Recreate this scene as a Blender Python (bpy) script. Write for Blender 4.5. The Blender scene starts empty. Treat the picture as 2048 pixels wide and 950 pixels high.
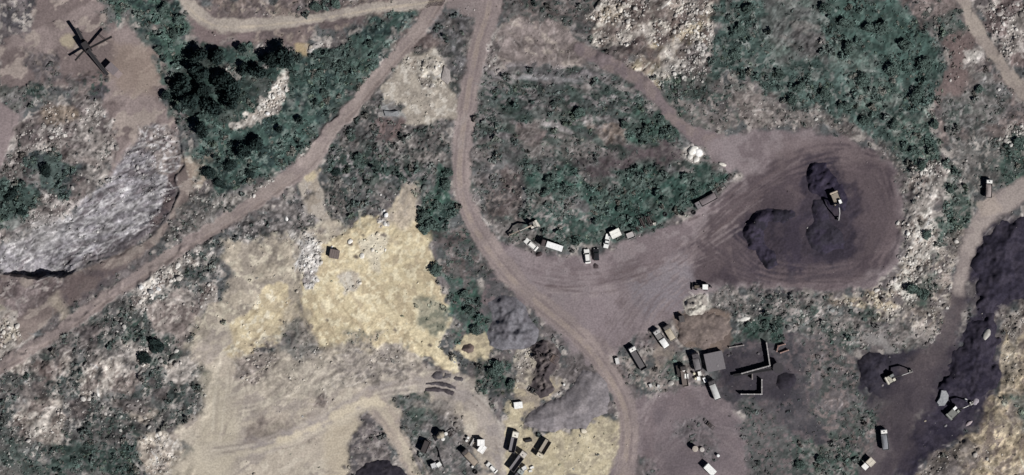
import bpy, bmesh, math, random
import numpy as np
from mathutils import Vector, Matrix

random.seed(7)
rng = np.random.default_rng(7)
C = bpy.context.scene.collection
S = 6.0                                   # photo pixels per metre on the ground
R = math.radians
SAT = 0.18                                # the aerial picture is a little washed out
SUN_EL, SUN_AZ = 46.0, 127.0              # degrees, azimuth clockwise from north

def wx(px): return (px - 1024.0) / S
def wy(py): return (475.0 - py) / S
def lin(c):
    c = np.asarray(c, float) / 255.0
    c = c.mean(-1, keepdims=True) * SAT + c * (1 - SAT)
    return np.where(c <= 0.04045, c / 12.92, ((c + 0.055) / 1.055) ** 2.4)

# ------------------------------------------------------------------ ground grid
def axis(lo, hi, step, n_out=20, far=18000.0):
    a = np.arange(lo, hi + 0.1, step)
    g = step * 1.47 ** np.arange(1, n_out + 1)
    g = np.cumsum(g); g *= far / g[-1]
    g = np.maximum(g, step * np.arange(1, n_out + 1))
    return np.concatenate([lo - g[::-1], a, a[-1] + g])
GX, GY = axis(-120, 2168, 2.0), axis(-110, 1060, 2.0)
NX, NY = len(GX), len(GY)
def fold(a, n):
    a = np.abs(a); a = n - np.abs(n - a)
    return np.clip(a, 0, n)
FU, FV = fold(GX, 2048.0), fold(GY, 950.0)        # beyond the photo the zones simply run on, mirrored
PX, PY = np.meshgrid(GX, GY)

def _hash(xi, yi, seed):
    h = (xi * 374761393 + yi * 668265263 + seed * 974634541) & 0xffffffff
    h = ((h ^ (h >> 13)) * 1274126177) & 0xffffffff
    return ((h ^ (h >> 16)) & 0xffffff) / float(0xffffff)
def vnoise(x, y, seed):
    xi, yi = np.floor(x).astype(np.int64), np.floor(y).astype(np.int64)
    fx, fy = x - xi, y - yi
    fx, fy = fx * fx * (3 - 2 * fx), fy * fy * (3 - 2 * fy)
    a, b = _hash(xi, yi, seed), _hash(xi + 1, yi, seed)
    c, d = _hash(xi, yi + 1, seed), _hash(xi + 1, yi + 1, seed)
    return (a * (1 - fx) + b * fx) * (1 - fy) + (c * (1 - fx) + d * fx) * fy
def fbm_at(x, y, scale, octv=3, ang=0.0, st=1.0, seed=1):
    ca, sa = math.cos(R(ang)), math.sin(R(ang))
    u, v = (x * ca - y * sa) / (scale * st), (x * sa + y * ca) / scale      # ang: degrees anticlockwise on the map
    t, amp, tot = 0.0, 1.0, 0.0
    for o in range(octv):
        t = t + amp * vnoise(u + 17.3 * o, v + 9.1 * o, seed * 31 + o)
        tot += amp; amp *= 0.55; u, v = u * 2.03, v * 2.03
    return np.clip((t / tot - 0.5) * 1.9 + 0.5, 0, 1)
_nc = {}
def fbm(scale, octv=3, ang=0.0, st=1.0, seed=1):
    k = (scale, octv, ang, st, seed)
    if k not in _nc:
        _nc[k] = fbm_at(PX, PY, scale, octv, ang, st, seed).astype(np.float32)
    return _nc[k]
def sstep(lo, hi, x):
    t = np.clip((x - lo) / (hi - lo), 0, 1)
    return t * t * (3 - 2 * t)

def pts_of(s):
    return [tuple(float(v) for v in q.split(',')) for q in s.split()] if isinstance(s, str) else s
def bbox_ix(p, pad):
    xs, ys = [q[0] for q in p], [q[1] for q in p]
    cx = np.nonzero((FU >= min(xs) - pad) & (FU <= max(xs) + pad))[0]
    cy = np.nonzero((FV >= min(ys) - pad) & (FV <= max(ys) + pad))[0]
    return cy, cx
def seg_d(u, v, a, b):
    dx, dy = b[0] - a[0], b[1] - a[1]
    t = np.clip(((u - a[0]) * dx + (v - a[1]) * dy) / max(dx * dx + dy * dy, 1e-9), 0, 1)
    return np.hypot(u - a[0] - t * dx, v - a[1] - t * dy), t
def sd_poly(p, cy, cx):                                # > 0 inside, photo pixels
    u, v = np.meshgrid(FU[cx], FV[cy])
    d = np.full(u.shape, 1e9); ins = np.zeros(u.shape, bool)
    for a, b in zip(p, p[1:] + p[:1]):
        d = np.minimum(d, seg_d(u, v, a, b)[0])
        if a[1] != b[1]:
            c = (a[1] > v) != (b[1] > v)
            ins ^= c & (u < (b[0] - a[0]) * (v - a[1]) / (b[1] - a[1]) + a[0])
    return np.where(ins, d, -d)
def sd_line(p, w, cy, cx):
    u, v = np.meshgrid(FU[cx], FV[cy])
    w = [w] * len(p) if np.isscalar(w) else list(w)
    best = np.full(u.shape, -1e9)
    for i in range(len(p) - 1):
        d, t = seg_d(u, v, p[i], p[i + 1])
        best = np.maximum(best, 0.5 * (w[i] * (1 - t) + w[i + 1] * t) - d)
    return best
def smooth_line(p, n=6):                               # Catmull-Rom through the traced points
    q = [p[0]] + list(p) + [p[-1]]; out = []
    for i in range(1, len(q) - 2):
        a, b, c, d = (np.array(q[i + k]) for k in (-1, 0, 1, 2))
        for k in range(n):
            t = k / n
            out.append(tuple(0.5 * (2 * b + (c - a) * t + (2 * a - 5 * b + 4 * c - d) * t * t + (3 * b - a - 3 * c + d) * t ** 3)))
    return out + [p[-1]]

# ------------------------------------------------------------------ fields painted over the ground
COL = np.zeros((NY, NX, 3), np.float32)
ROUGH = np.full((NY, NX), 0.22, np.float32)            # micro relief in metres
VEG = np.full((NY, NX), 0.25, np.float32)              # shrubs
RUB = np.full((NY, NX), 0.10, np.float32)              # loose stones
MND = np.zeros((NY, NX), np.float32)                   # dumped truckloads
H = np.zeros((NY, NX), np.float32)                     # relief in metres
FIELDS = dict(rough=ROUGH, veg=VEG, rub=RUB, mnd=MND)

def alpha_of(sd, cy, cx, f, w, ws, seed):
    ix = np.ix_(cy, cx)
    if w: sd = sd + w * 2 * (fbm(ws, 3, seed=seed)[ix] - 0.5) * 1.3
    return ix, sstep(-f, f, sd)
def put(ix, al, c, c2, c3, n, a, fl):
    ns, lo, hi, ang, st, seed = (list(n) + [30, .35, .65, 0, 1, 3][len(n):])
    col = np.broadcast_to(lin(c), al.shape + (3,))
    if c2 is not None:
        t = sstep(lo, hi, fbm(ns, 4, ang, st, seed)[ix])[..., None]
        col = col * (1 - t) + lin(c2) * t
    if c3 is not None:
        t = sstep(.62, .76, fbm(ns * .45, 3, ang, st, seed + 5)[ix])[..., None]
        col = col * (1 - t) + lin(c3) * t
    k = (al * a)[..., None]
    COL[ix] = COL[ix] * (1 - k) + col * k
    for name, val in fl.items():
        F = FIELDS[name]; F[ix] = F[ix] * (1 - al) + val * al
def P(s, c, c2=None, c3=None, n=(), a=1.0, f=None, w=None, ws=26, seed=2, **fl):
    if f is None: f, w = (11, 16) if fl.get('veg', 0) >= .3 else (7, 12) if w is None else (7, w)
    if w is None: w = 9
    p = pts_of(s); cy, cx = bbox_ix(p, f + w + 2)
    ix, al = alpha_of(sd_poly(p, cy, cx), cy, cx, f, w, ws, seed)
    put(ix, al, c, c2, c3, n, a, fl)
def L(s, wd, c, c2=None, c3=None, n=(), a=1.0, f=3, w=3, ws=18, seed=2, **fl):
    p = smooth_line(pts_of(s)); m = len(p)
    if not np.isscalar(wd): wd = np.interp(np.linspace(0, 1, m), np.linspace(0, 1, len(wd)), wd)
    cy, cx = bbox_ix(p, f + w + 2 + np.max(wd))
    ix, al = alpha_of(sd_line(p, wd, cy, cx), cy, cx, f, w, ws, seed)
    put(ix, al, c, c2, c3, n, a, fl)
def lift(s, h, f=12, w=6, ws=30, seed=4):              # raise (or sink) a zone by h metres
    p = pts_of(s); cy, cx = bbox_ix(p, f + w + 2)
    ix, al = alpha_of(sd_poly(p, cy, cx), cy, cx, f, w, ws, seed)
    H[ix] += h * al
def mask_poly(s, f=2, w=4, ws=20, seed=2):
    p = pts_of(s); cy, cx = bbox_ix(p, f + w + 2)
    m = np.zeros((NY, NX), np.float32)
    ix, al = alpha_of(sd_poly(p, cy, cx), cy, cx, f, w, ws, seed); m[ix] = al
    return m
def mask_line(s, wd, f=2, w=3, ws=18, seed=2):
    p = smooth_line(pts_of(s))
    if not np.isscalar(wd): wd = np.interp(np.linspace(0, 1, len(p)), np.linspace(0, 1, len(wd)), wd)
    cy, cx = bbox_ix(p, f + w + 2 + np.max(wd))
    m = np.zeros((NY, NX), np.float32)
    ix, al = alpha_of(sd_line(p, wd, cy, cx), cy, cx, f, w, ws, seed); m[ix] = al
    return m
# ------------------------------------------------------------------ what covers the ground (zones traced on the map)
SC, GRY, DRK = (105, 98, 98), (85, 88, 89), (74, 71, 75)
PALE, TAN, SAND, WHT = (158, 150, 144), (170, 157, 140), (204, 188, 156), (204, 200, 194)
GRN, GRND, GRNP = (62, 84, 78), (46, 62, 61), (98, 112, 106)
MAUVE, ROADC, COAL, COALP = (136, 123, 125), (152, 137, 133), (44, 39, 56), (58, 52, 68)
BROWN = (112, 97, 92)
P("-50,-50 2100,-50 2100,1000 -50,1000", SC, GRY, PALE, (34, .38, .62), w=0)
# --- upper left: bare mauve soil around the screening plant
P("60,-10 310,-10 330,60 340,130 330,200 362,262 300,330 215,365 222,290 212,230 180,190 90,186 -10,205 -10,60", (141, 126, 123), (118, 104, 102), (156, 142, 134), n=(44, .38, .66, 40, 1.6), rough=.10, veg=.02, rub=.03)
P("-10,-10 70,-10 60,60 40,80 -10,80", (112, 104, 105), DRK, PALE, (22, .4, .6), rough=.2, veg=.2)
P("70,95 125,100 140,140 130,180 60,170", DRK, (96, 90, 92), (118, 108, 104), (20, .4, .6), a=.8, rough=.25, veg=.3)
P("125,80 152,78 155,100 130,105", (178, 164, 138), a=.8, f=6, rough=.05)
P("230,85 320,90 315,190 240,190 220,130", (146, 128, 116), a=.7, f=14, rough=.06)
P("145,120 160,118 165,132 148,135", (172, 160, 140), a=.7)
P("120,150 200,135 215,180 190,205 130,200", DRK, (104, 90, 88), (60, 72, 68), (18, .4, .6), rough=.3, veg=.25)
P("0,175 60,165 110,165 120,195 60,230 10,215", (80, 80, 84), (62, 76, 72), (110, 112, 110), (18, .4, .6), rough=.3, veg=.5)
P("210,0 300,0 340,80 335,130 310,110 270,60 220,40", (104, 104, 103), (88, 96, 92), PALE, (22, .4, .6), rough=.2, veg=.4)
P("-10,200 42,232 5,335 -10,350", (141, 126, 126), rough=.05, veg=0, rub=0, f=4, w=3)
P("0,330 45,235 90,200 190,205 225,240 222,300 215,360 160,400 110,440 50,470 -10,480", (118, 108, 105), (86, 78, 78), (168, 160, 155), (26, .38, .62, 35, 1.8), rough=.35, veg=.25, rub=.5)
P("75,215 140,205 160,225 150,245 85,240", (146, 130, 112), a=.9, f=8)
P("90,285 150,310 215,330 190,400 150,430 100,400", (110, 97, 95), (82, 76, 78), (160, 152, 148), (30, .4, .62, -30, 2), rough=.35, veg=.2)
P("48,322 70,300 120,298 150,335 145,372 110,392 62,372", (58, 66, 68), (76, 90, 86), n=(16, .4, .6), rough=.3, veg=.7, rub=.05)
P("-10,370 34,358 66,388 60,440 20,460 -10,455", (56, 72, 68), (70, 86, 81), n=(14, .4, .6), veg=.8, rough=.3, rub=.05)
P("95,255 130,250 132,268 110,270", (214, 210, 204), (150, 144, 140), n=(8, .5, .7), rub=.9, f=3, w=5, ws=10)
P("85,285 125,275 120,300 85,300", (176, 168, 160), a=.7, f=5, w=6, rub=.8)
# --- pale rock face of the quarry and the brown bench below it
ROCK = "-10,500 60,465 130,440 165,400 215,362 262,290 310,250 345,262 362,300 366,330 350,352 356,385 332,436 300,472 240,506 180,524 128,548 70,552 -10,545"
P(ROCK, (138, 134, 139), (114, 107, 111), (160, 157, 158), (11, .42, .66, 25, 3), rough=.30, veg=.0, rub=.35, w=5)
P("0,490 90,455 170,430 260,400 330,390 280,440 180,470 60,500 0,520", (158, 155, 156), (130, 126, 131), n=(9, .45, .65, 22, 3.5), a=.75, f=14, rough=.35)
P("10,450 90,425 130,450 110,480 20,500", (178, 174, 171), a=.4, f=12)
P("280,270 345,262 362,310 340,350 300,330", (140, 130, 126), (112, 102, 102), (172, 168, 168), (14, .4, .6), rough=.35, rub=.4)
P("352,345 356,388 332,436 300,468 296,450 318,420 330,385 338,350", (92, 80, 80), (76, 68, 72), n=(24, .4, .6), f=4, w=4, rough=.1)  # dark brown rim, with the shade of the inner edge painted in
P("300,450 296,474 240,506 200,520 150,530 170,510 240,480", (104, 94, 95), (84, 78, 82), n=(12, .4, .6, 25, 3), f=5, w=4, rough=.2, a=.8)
P("366,312 385,352 402,380 372,412 345,442 320,482 250,534 200,562 100,642 -10,722 -10,548 128,556 242,506 302,474 335,437 357,386 352,350", (133, 119, 113), (115, 102, 98), (148, 135, 127), n=(40, .4, .65, 30, 2), rough=.10, veg=.02, rub=.08, f=3, w=3)
P("130,560 210,540 250,530 220,555 150,610 110,620", (98, 84, 84), (84, 74, 78), n=(30, .4, .6), a=.8, f=8, rough=.08)
P("95,600 115,585 140,620 150,650 130,650", (158, 146, 130), a=.7, f=8, w=4)
P("0,560 120,565 90,600 40,640 0,640", (124, 111, 110), (100, 88, 88), (150, 140, 136), (16, .4, .65, 20, 1.6), rough=.2, rub=.2)
P("-10,610 30,625 40,660 25,690 -10,715", (178, 168, 152), (140, 128, 120), n=(14, .4, .6), rough=.25, rub=.9, a=.9)
P("366,322 402,302 430,308 421,345 402,380 386,372 378,345", (166, 150, 134), (150, 132, 120), (190, 180, 166), (18, .45, .7), rough=.12, veg=0, rub=.2, f=3, w=4)
P("385,385 420,365 520,375 600,318 590,345 520,400 440,440 360,490 330,500 335,470", (100, 96, 94), (76, 80, 78), (150, 146, 140), (14, .4, .62), rough=.35, veg=.45, rub=.5)
# --- green and trees between the loop and the diagonal road
P("368,0 880,0 860,20 820,40 640,60 600,100 430,90 380,70", (122, 107, 104), (104, 92, 92), (140, 126, 118), (30, .4, .62), rough=.15, veg=.1)
P("395,0 820,0 760,8 640,30 520,42 450,42 410,25", (126, 112, 106), (106, 95, 94), (146, 134, 124), (22, .4, .62), rough=.2, veg=.15, rub=.2)
P("618,8 690,0 690,16 640,22 615,18", (66, 64, 68), a=.8, veg=.8, rough=.3)
P("372,30 430,62 520,66 500,90 420,100 375,70", (124, 108, 108), a=.85, rough=.06, veg=.02)
P("590,88 622,86 618,110 592,114", (170, 150, 116), f=4, w=4, rough=.06, veg=0)
P("615,85 660,70 655,95 625,108", (166, 160, 156), (120, 112, 110), n=(10, .4, .6), rub=.9, veg=.1)
GB = "325,195 345,150 378,110 430,100 560,90 600,125 640,112 700,84 740,50 800,18 818,32 776,96 742,148 702,200 660,250 622,300 582,338 520,368 452,400 414,402 424,312 384,302 368,240"
P(GB, GRN, GRND, GRNP, (20, .45, .7), rough=.28, veg=.8, rub=.03)
P("210,-10 375,-10 372,60 402,112 362,200 338,192 328,130 300,60 255,30", (66, 90, 81), GRND, GRNP, (24, .45, .72), rough=.25, veg=.7, rub=.02)
P("350,110 420,95 530,95 590,110 580,160 500,240 420,250 360,230 330,195", (44, 62, 58), (58, 80, 72), n=(22, .45, .7), veg=.6, rough=.3, a=.8)
P("640,110 760,90 740,148 660,250 640,240 700,180", (80, 94, 89), (64, 84, 76), n=(18, .4, .6), a=.6, f=14)
P("555,152 574,144 578,170 566,200 556,226 520,246 466,262 462,250 500,225 520,195 545,185", (190, 182, 172), (160, 150, 140), (206, 200, 192), (12, .4, .65), rough=.3, veg=0, rub=.7, f=3, w=5, ws=14)
P("520,125 545,122 548,145 530,150 515,140", (164, 158, 152), (84, 80, 80), n=(10, .4, .6), rub=.6, f=3)
P("440,150 475,128 480,160 455,165", (140, 134, 128), (96, 92, 90), n=(10, .4, .6), rub=.5, a=.8)
P("490,390 600,322 640,280 655,250 640,295 600,345 500,405", (150, 140, 134), (112, 104, 100), (186, 180, 172), (10, .4, .62), rub=.9, veg=.15, rough=.3, f=6)
P("590,200 620,190 615,215 598,222", (140, 138, 136), a=.7)
# --- pale clearing by the fork, scrub below it
P("700,210 780,130 860,60 900,20 960,20 950,120 925,200 900,330 905,420 830,410 760,420 700,460 640,430 640,330 660,280", (98, 94, 93), (74, 78, 76), (132, 126, 122), (22, .4, .62), rough=.32, veg=.4, rub=.15)
P("840,60 900,20 945,20 930,150 905,140 880,100", (92, 90, 92), (76, 78, 78), (128, 126, 128), (18, .4, .62), rough=.3, veg=.35, rub=.2)
P("800,72 850,62 900,78 900,98 820,100 790,95", (94, 80, 78), (112, 98, 94), n=(14, .4, .6), rough=.2, veg=.1, a=.85)
P("764,168 796,128 818,106 842,108 872,94 892,118 896,168 912,190 922,238 884,242 826,252 800,242 806,212 770,205", (172, 162, 148), (156, 146, 134), (192, 184, 172), (26, .4, .65), rough=.12, veg=0, rub=.2, f=4, w=5)
P("845,118 888,120 894,160 886,190 850,192 838,160", (200, 191, 174), (176, 166, 152), (214, 208, 198), (14, .4, .65), a=.85, f=8, rough=.28, rub=.6, mnd=.25)
P("808,108 840,112 830,140 806,142", (184, 176, 164), (150, 138, 126), n=(10, .4, .6), a=.8, rub=.5)
P("768,215 800,210 798,250 775,245", (136, 138, 138), (110, 108, 108), n=(12, .4, .6), a=.8, rough=.2)
P("760,245 800,248 795,275 755,270", (112, 96, 94), (90, 82, 82), n=(12, .4, .6), rough=.2)
P("645,300 720,300 800,310 880,330 905,400 850,400 760,390 720,440 660,440 645,380", (82, 86, 86), (60, 74, 69), (124, 120, 120), (18, .4, .62), rough=.32, veg=.6, rub=.1)
P("868,340 905,330 915,420 900,470 870,480 825,470 815,430", (58, 84, 74), (44, 62, 58), GRNP, (16, .45, .7), rough=.3, veg=.85)
P("640,355 700,370 690,440 640,440", (90, 88, 87), (62, 70, 68), (150, 144, 138), (14, .4, .6), veg=.5, rub=.2)
P("600,345 640,338 640,360 645,380 660,450 640,480 610,420 590,370", (170, 160, 148), (156, 144, 130), n=(20, .4, .6), rough=.08, veg=.02, rub=.1, f=3, w=4)
P("600,345 640,342 638,362 612,370", (190, 174, 140), a=.8, f=4)
P("520,420 600,370 620,430 640,480 600,500 560,560 520,560 500,500 440,480 440,450", (96, 92, 92), (78, 80, 80), (146, 140, 138), (16, .4, .62), rough=.3, veg=.35, rub=.3)
L("560,540 590,510 620,470 640,455", 10, (126, 118, 116), a=.8, rough=.05, veg=0)
# --- lower left: dumped rubble, scrub
P("-10,740 60,705 200,612 300,548 420,470 470,470 470,520 380,640 420,700 425,760 400,830 340,870 380,950 -10,960", (98, 97, 96), (70, 79, 77), (158, 152, 146), (15, .4, .6, 60, 1.6), rough=.34, veg=.6, rub=.36, mnd=.4)
P("0,740 130,668 250,600 280,600 260,650 150,720 60,760 0,770", (92, 90, 89), (72, 78, 75), (140, 132, 128), (14, .4, .6, 60, 1.6), veg=.5, rough=.35)
P("60,730 150,690 150,740 100,770", (116, 100, 96), (150, 138, 132), n=(12, .45, .65), veg=.1, a=.8, mnd=.5)
P("258,592 300,552 345,520 390,512 400,530 350,560 318,590 290,625 262,615", (186, 178, 168), (130, 118, 112), (206, 200, 194), (10, .4, .62), rough=.4, rub=1.2, veg=.05, f=4, mnd=.4)
P("262,600 300,640 330,680 300,720 270,700 240,650", (62, 82, 74), (84, 88, 86), (108, 108, 104), (14, .4, .62), rough=.32, veg=.8, mnd=.2)
P("280,640 345,640 420,690 425,760 390,760 320,750 280,720", (66, 80, 74), (96, 98, 96), (130, 126, 122), (12, .4, .62, 60, 1.6), rough=.34, veg=.6, mnd=.3)
P("290,600 380,570 400,600 400,650 360,690 320,660 295,640", (150, 138, 132), (124, 112, 108), (172, 162, 154), (20, .4, .62, 40, 1.6), rough=.22, veg=.05, rub=.2, mnd=.3, f=6)
P("375,545 405,540 400,600 375,590", (78, 80, 80), (60, 66, 66), n=(12, .4, .6), veg=.6, rough=.3)
P("395,585 430,565 452,600 430,635 405,620", (112, 98, 94), (150, 138, 130), (196, 190, 184), (10, .4, .62), rub=.7, rough=.3, veg=.15)
P("60,800 130,795 140,850 120,890 50,880 20,850", (154, 143, 134), (118, 108, 102), (176, 168, 158), (14, .4, .62), rough=.3, veg=.1, rub=.6, mnd=.6)
P("180,700 270,690 280,760 260,790 190,780", (140, 132, 126), (96, 92, 90), (168, 160, 154), (12, .4, .62), rub=.5, veg=.25, mnd=.7, rough=.35)
P("90,900 260,880 320,860 260,960 80,960", (66, 80, 75), (48, 62, 58), (100, 100, 98), (14, .45, .65), rough=.34, veg=.7, rub=.15, mnd=.2)
P("200,830 320,830 310,860 230,890 180,880", (74, 74, 74), (60, 70, 66), (100, 96, 94), (12, .4, .6), veg=.6, rough=.35)
P("280,880 320,858 360,870 372,900 340,950 290,950 275,910", (184, 173, 158), (150, 138, 126), (200, 192, 182), (12, .4, .62), rough=.3, veg=.05, rub=.5, mnd=.5, f=4, w=5)
P("250,820 310,815 318,832 260,842", (172, 160, 146), a=.8, f=4, mnd=.5, rub=.4)
P("-10,850 60,880 90,960 -10,960", (96, 98, 95), (74, 84, 80), n=(14, .4, .6), veg=.5)
for q in ("70,815 120,800 136,850 100,880 55,868", "195,715 240,700 275,740 262,785 205,775", "150,760 190,740 200,790 165,810", "250,690 300,700 290,730 255,725", "330,730 380,720 390,750 345,765", "20,690 60,720 40,750 5,740", "110,720 150,715 150,745 115,750", "400,560 430,555 445,600 410,620"):
    P(q, (170, 160, 150), (134, 122, 115), (194, 186, 176), (9, .4, .6), a=.85, rub=.9, veg=.05, f=5, w=9, rough=.28, mnd=.5)
for q in ("130,800 180,790 190,830 150,850", "150,660 200,650 200,690 160,700", "300,760 350,770 330,800 290,800", "230,800 300,790 290,820 240,830", "40,770 90,765 85,795 45,800"):
    P(q, (80, 72, 73), (96, 86, 84), n=(9, .4, .6), a=.8, f=5, w=9, veg=.2)
# --- sand and the pale tan ground below it
P("430,470 520,480 600,470 660,450 700,450 700,560 600,620 520,700 430,740 380,690 395,640 430,600 470,540", (176, 164, 146), (156, 145, 132), (190, 180, 160), (26, .4, .62), rough=.15, veg=.05, rub=.2, f=8)
P("380,700 440,640 470,690 560,700 640,690 720,700 800,690 880,740 960,760 1010,860 1020,960 820,960 790,860 740,830 700,890 700,960 330,960 380,900 330,870 400,830 430,760", (178, 166, 150), (160, 149, 139), (190, 179, 162), (34, .4, .65, 40, 1.8), rough=.1, veg=.02, rub=.08, f=8)
SANDP = "660,478 700,455 745,435 775,420 815,380 838,388 836,450 866,482 866,520 876,545 890,585 906,640 886,690 912,735 884,742 850,715 800,690 770,690 740,720 700,690 690,715 640,700 612,650 596,600 594,500 620,480"
P(SANDP, (206, 190, 153), (188, 171, 138), (218, 205, 171), (20, .42, .7), rough=.13, veg=.01, rub=.06, f=4, w=9)
P("438,700 470,690 462,650 500,620 540,570 570,568 582,612 590,640 560,685 515,700 500,720 470,720", (207, 191, 155), (186, 170, 139), (218, 207, 180), (22, .42, .7), rough=.12, veg=.01, rub=.15, f=4, w=6)
P("560,610 600,600 640,700 600,690 575,660", (168, 156, 138), a=.7, f=8)
P("596,480 625,480 645,520 640,560 612,580 596,560", (198, 194, 190), (168, 162, 158), (214, 212, 208), (10, .4, .62), rub=1.0, rough=.25, f=4)
P("670,545 720,540 730,570 690,585 665,570", (192, 186, 176), (160, 150, 140), n=(9, .4, .62), a=.8, rub=.5, f=5)
P("720,480 770,475 760,530 730,520", (206, 198, 180), a=.6, rub=.4)
P("755,425 775,418 776,450 762,452", (206, 202, 196), (130, 120, 116), n=(7, .45, .6), rub=1.0, f=2, w=4, ws=8)
P("830,600 880,600 900,660 870,680 835,640", (148, 146, 128), (96, 106, 96), n=(16, .4, .6), veg=.35, a=.8, f=8)
P("690,665 770,660 745,700 700,705", (168, 156, 140), (96, 96, 90), n=(12, .5, .7), a=.8, veg=.25)
for k, s in enumerate(("600,590 615,640 650,700 668,706", "612,585 632,640 668,700", "626,580 645,630 680,690", "660,560 690,620 730,660", "735,580 770,640 840,690 885,735", "752,572 800,640 860,690 905,732", "470,660 520,615 570,575", "500,690 545,640 580,600")):
    L(s, 3.0, (168, 150, 118), a=.7, f=1.5, w=1.5)
L("765,620 800,640 850,682 895,728", 18, (216, 200, 162), a=.7, f=4)
for k in range(6):
    L([(742 - k * 9, 690 - k * 3), (752 - k * 5, 660 - k * 2), (770 - k * 4, 640)], 2.0, (176, 158, 126), a=.55, f=1.2, w=1)
P("540,690 700,700 800,700 880,745 840,752 760,770 640,800 560,790 520,740", (162, 152, 140), (136, 127, 120), (178, 168, 154), (16, .42, .64), rough=.2, veg=.08, rub=.3, mnd=.25, f=12, w=14, a=.85)
P("460,720 560,700 660,720 660,790 600,800 500,780", (176, 165, 150), (150, 140, 128), n=(14, .42, .62, 50, 3), rough=.16, veg=.0, a=.8, f=12)
P("590,740 640,730 690,770 640,800 590,790", (186, 177, 162), a=.5, f=14)
P("610,790 650,795 640,830 618,826", (112, 98, 94), (150, 138, 128), n=(9, .4, .6), a=.85, rough=.3)
P("500,850 560,830 640,835 700,860 600,890 505,890", (160, 148, 134), (130, 118, 110), n=(16, .5, .7), a=.7, rough=.15)
L("420,905 520,890 610,862 690,825 760,785 860,770 930,790 975,840 1000,900 1010,960", [40, 34, 32, 34, 36, 30, 34, 36, 38, 40], (156, 146, 141), (168, 157, 148), n=(24, .4, .6), rough=.05, veg=0, rub=.02, f=6)
L("745,800 780,840 810,890 850,960", [40, 42, 44, 50], (160, 147, 138), (172, 158, 144), n=(26, .4, .6), f=6, rough=.04, veg=0, rub=.02)
L("420,760 440,820 430,900 400,960", [40, 60, 90, 120], (184, 173, 152), a=.7, f=20, rough=.04, veg=0)
L("690,850 670,890 690,960", [60, 46, 60], (188, 174, 150), a=.7, f=10, rough=.05, veg=0)
P("690,960 700,880 725,840 745,830 770,870 800,960", (112, 104, 104), (88, 84, 86), (140, 132, 128), (12, .4, .6, 20, 1.6), rough=.25, veg=.2, f=5)
P("505,850 545,835 520,890 500,885", (112, 100, 98), a=.4)
P("795,800 840,795 900,810 935,850 940,900 1000,950 840,960 825,890 800,840", (108, 104, 104), (84, 88, 86), (136, 130, 128), (14, .4, .62), rough=.25, veg=.25, rub=.25, f=6)
P("800,795 860,800 890,830 850,850 815,850", (74, 86, 80), (96, 98, 96), n=(12, .4, .6), veg=.5, rough=.25)
P("840,810 900,800 950,850 930,880 880,840", (150, 141, 133), (122, 114, 110), n=(14, .4, .6), a=.7, rub=.3)
P("775,420 815,372 842,380 838,440 800,450 770,440", (158, 146, 136), (174, 160, 144), n=(14, .4, .62, 70, 2), a=.85, f=10, rough=.15)
P("590,470 650,478 646,545 632,565 602,562 588,530", (188, 183, 178), (160, 153, 148), (208, 205, 200), (9, .4, .62), a=.8, rub=.9, f=8, w=12, rough=.24)
P("575,600 600,590 640,690 610,690 590,650", (176, 163, 140), (158, 146, 130), n=(9, .42, .6, 70, 3), a=.8, f=8, rough=.12)
P("470,700 540,690 560,720 520,770 470,760", (140, 129, 122), (116, 105, 102), (164, 154, 144), (10, .4, .6), a=.8, rub=.35, rough=.24, f=8, w=12)
P("560,660 600,640 640,690 620,720 560,700", (132, 126, 122), (98, 100, 98), n=(9, .4, .6), a=.75, f=8, w=10, rough=.22, veg=.15)
P("680,690 720,680 800,700 840,730 800,760 720,760 680,730", (158, 148, 138), (126, 118, 114), (176, 166, 153), (9, .4, .6), a=.65, rub=.3, rough=.26, f=8, w=12)
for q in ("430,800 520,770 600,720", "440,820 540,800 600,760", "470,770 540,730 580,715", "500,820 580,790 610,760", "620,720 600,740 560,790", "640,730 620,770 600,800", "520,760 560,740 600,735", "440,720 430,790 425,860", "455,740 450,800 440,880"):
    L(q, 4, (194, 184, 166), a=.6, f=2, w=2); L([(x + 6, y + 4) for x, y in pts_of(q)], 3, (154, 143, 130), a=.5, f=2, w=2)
for o in (-8, -2, 5, 10):
    L([(x, y + o) for x, y in pts_of("420,905 520,890 610,862 690,825 760,785 860,770")], 2.6, ((190, 179, 164) if o in (-2, 10) else (148, 137, 128)), a=.7, f=1.5, w=2)
    L([(x + o, y - o * .6) for x, y in pts_of("900,775 950,800 985,845 1005,900 1012,960")], 2.6, ((182, 172, 162) if o in (-2, 10) else (144, 133, 126)), a=.7, f=1.5, w=2)
    L([(x + o, y - o * .4) for x, y in pts_of("745,805 780,845 815,895 850,960")], 3.0, ((180, 167, 152) if o in (-2, 10) else (142, 130, 123)), a=.6, f=1.5, w=2)
for q in ("650,500 680,540 690,600", "700,500 690,560 720,610", "800,500 780,560 800,600", "820,520 830,580 850,610", "740,600 720,650 730,680", "640,600 660,650 690,670", "780,480 820,500 840,540"):
    L(q, 4, (172, 156, 130), a=.6, f=2, w=3)
for x, y, r in ((700, 487, 8), (726, 470, 5), (712, 513, 7), (640, 463, 6), (768, 470, 6), (655, 640, 4), (600, 560, 4), (790, 660, 5), (860, 690, 5), (560, 640, 4), (505, 690, 5)):
    P([(x - r, y), (x, y - r * .7), (x + r, y + r * .2), (x + r * .3, y + r * .8)], (88, 76, 74), a=.85, f=2, w=1)
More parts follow.
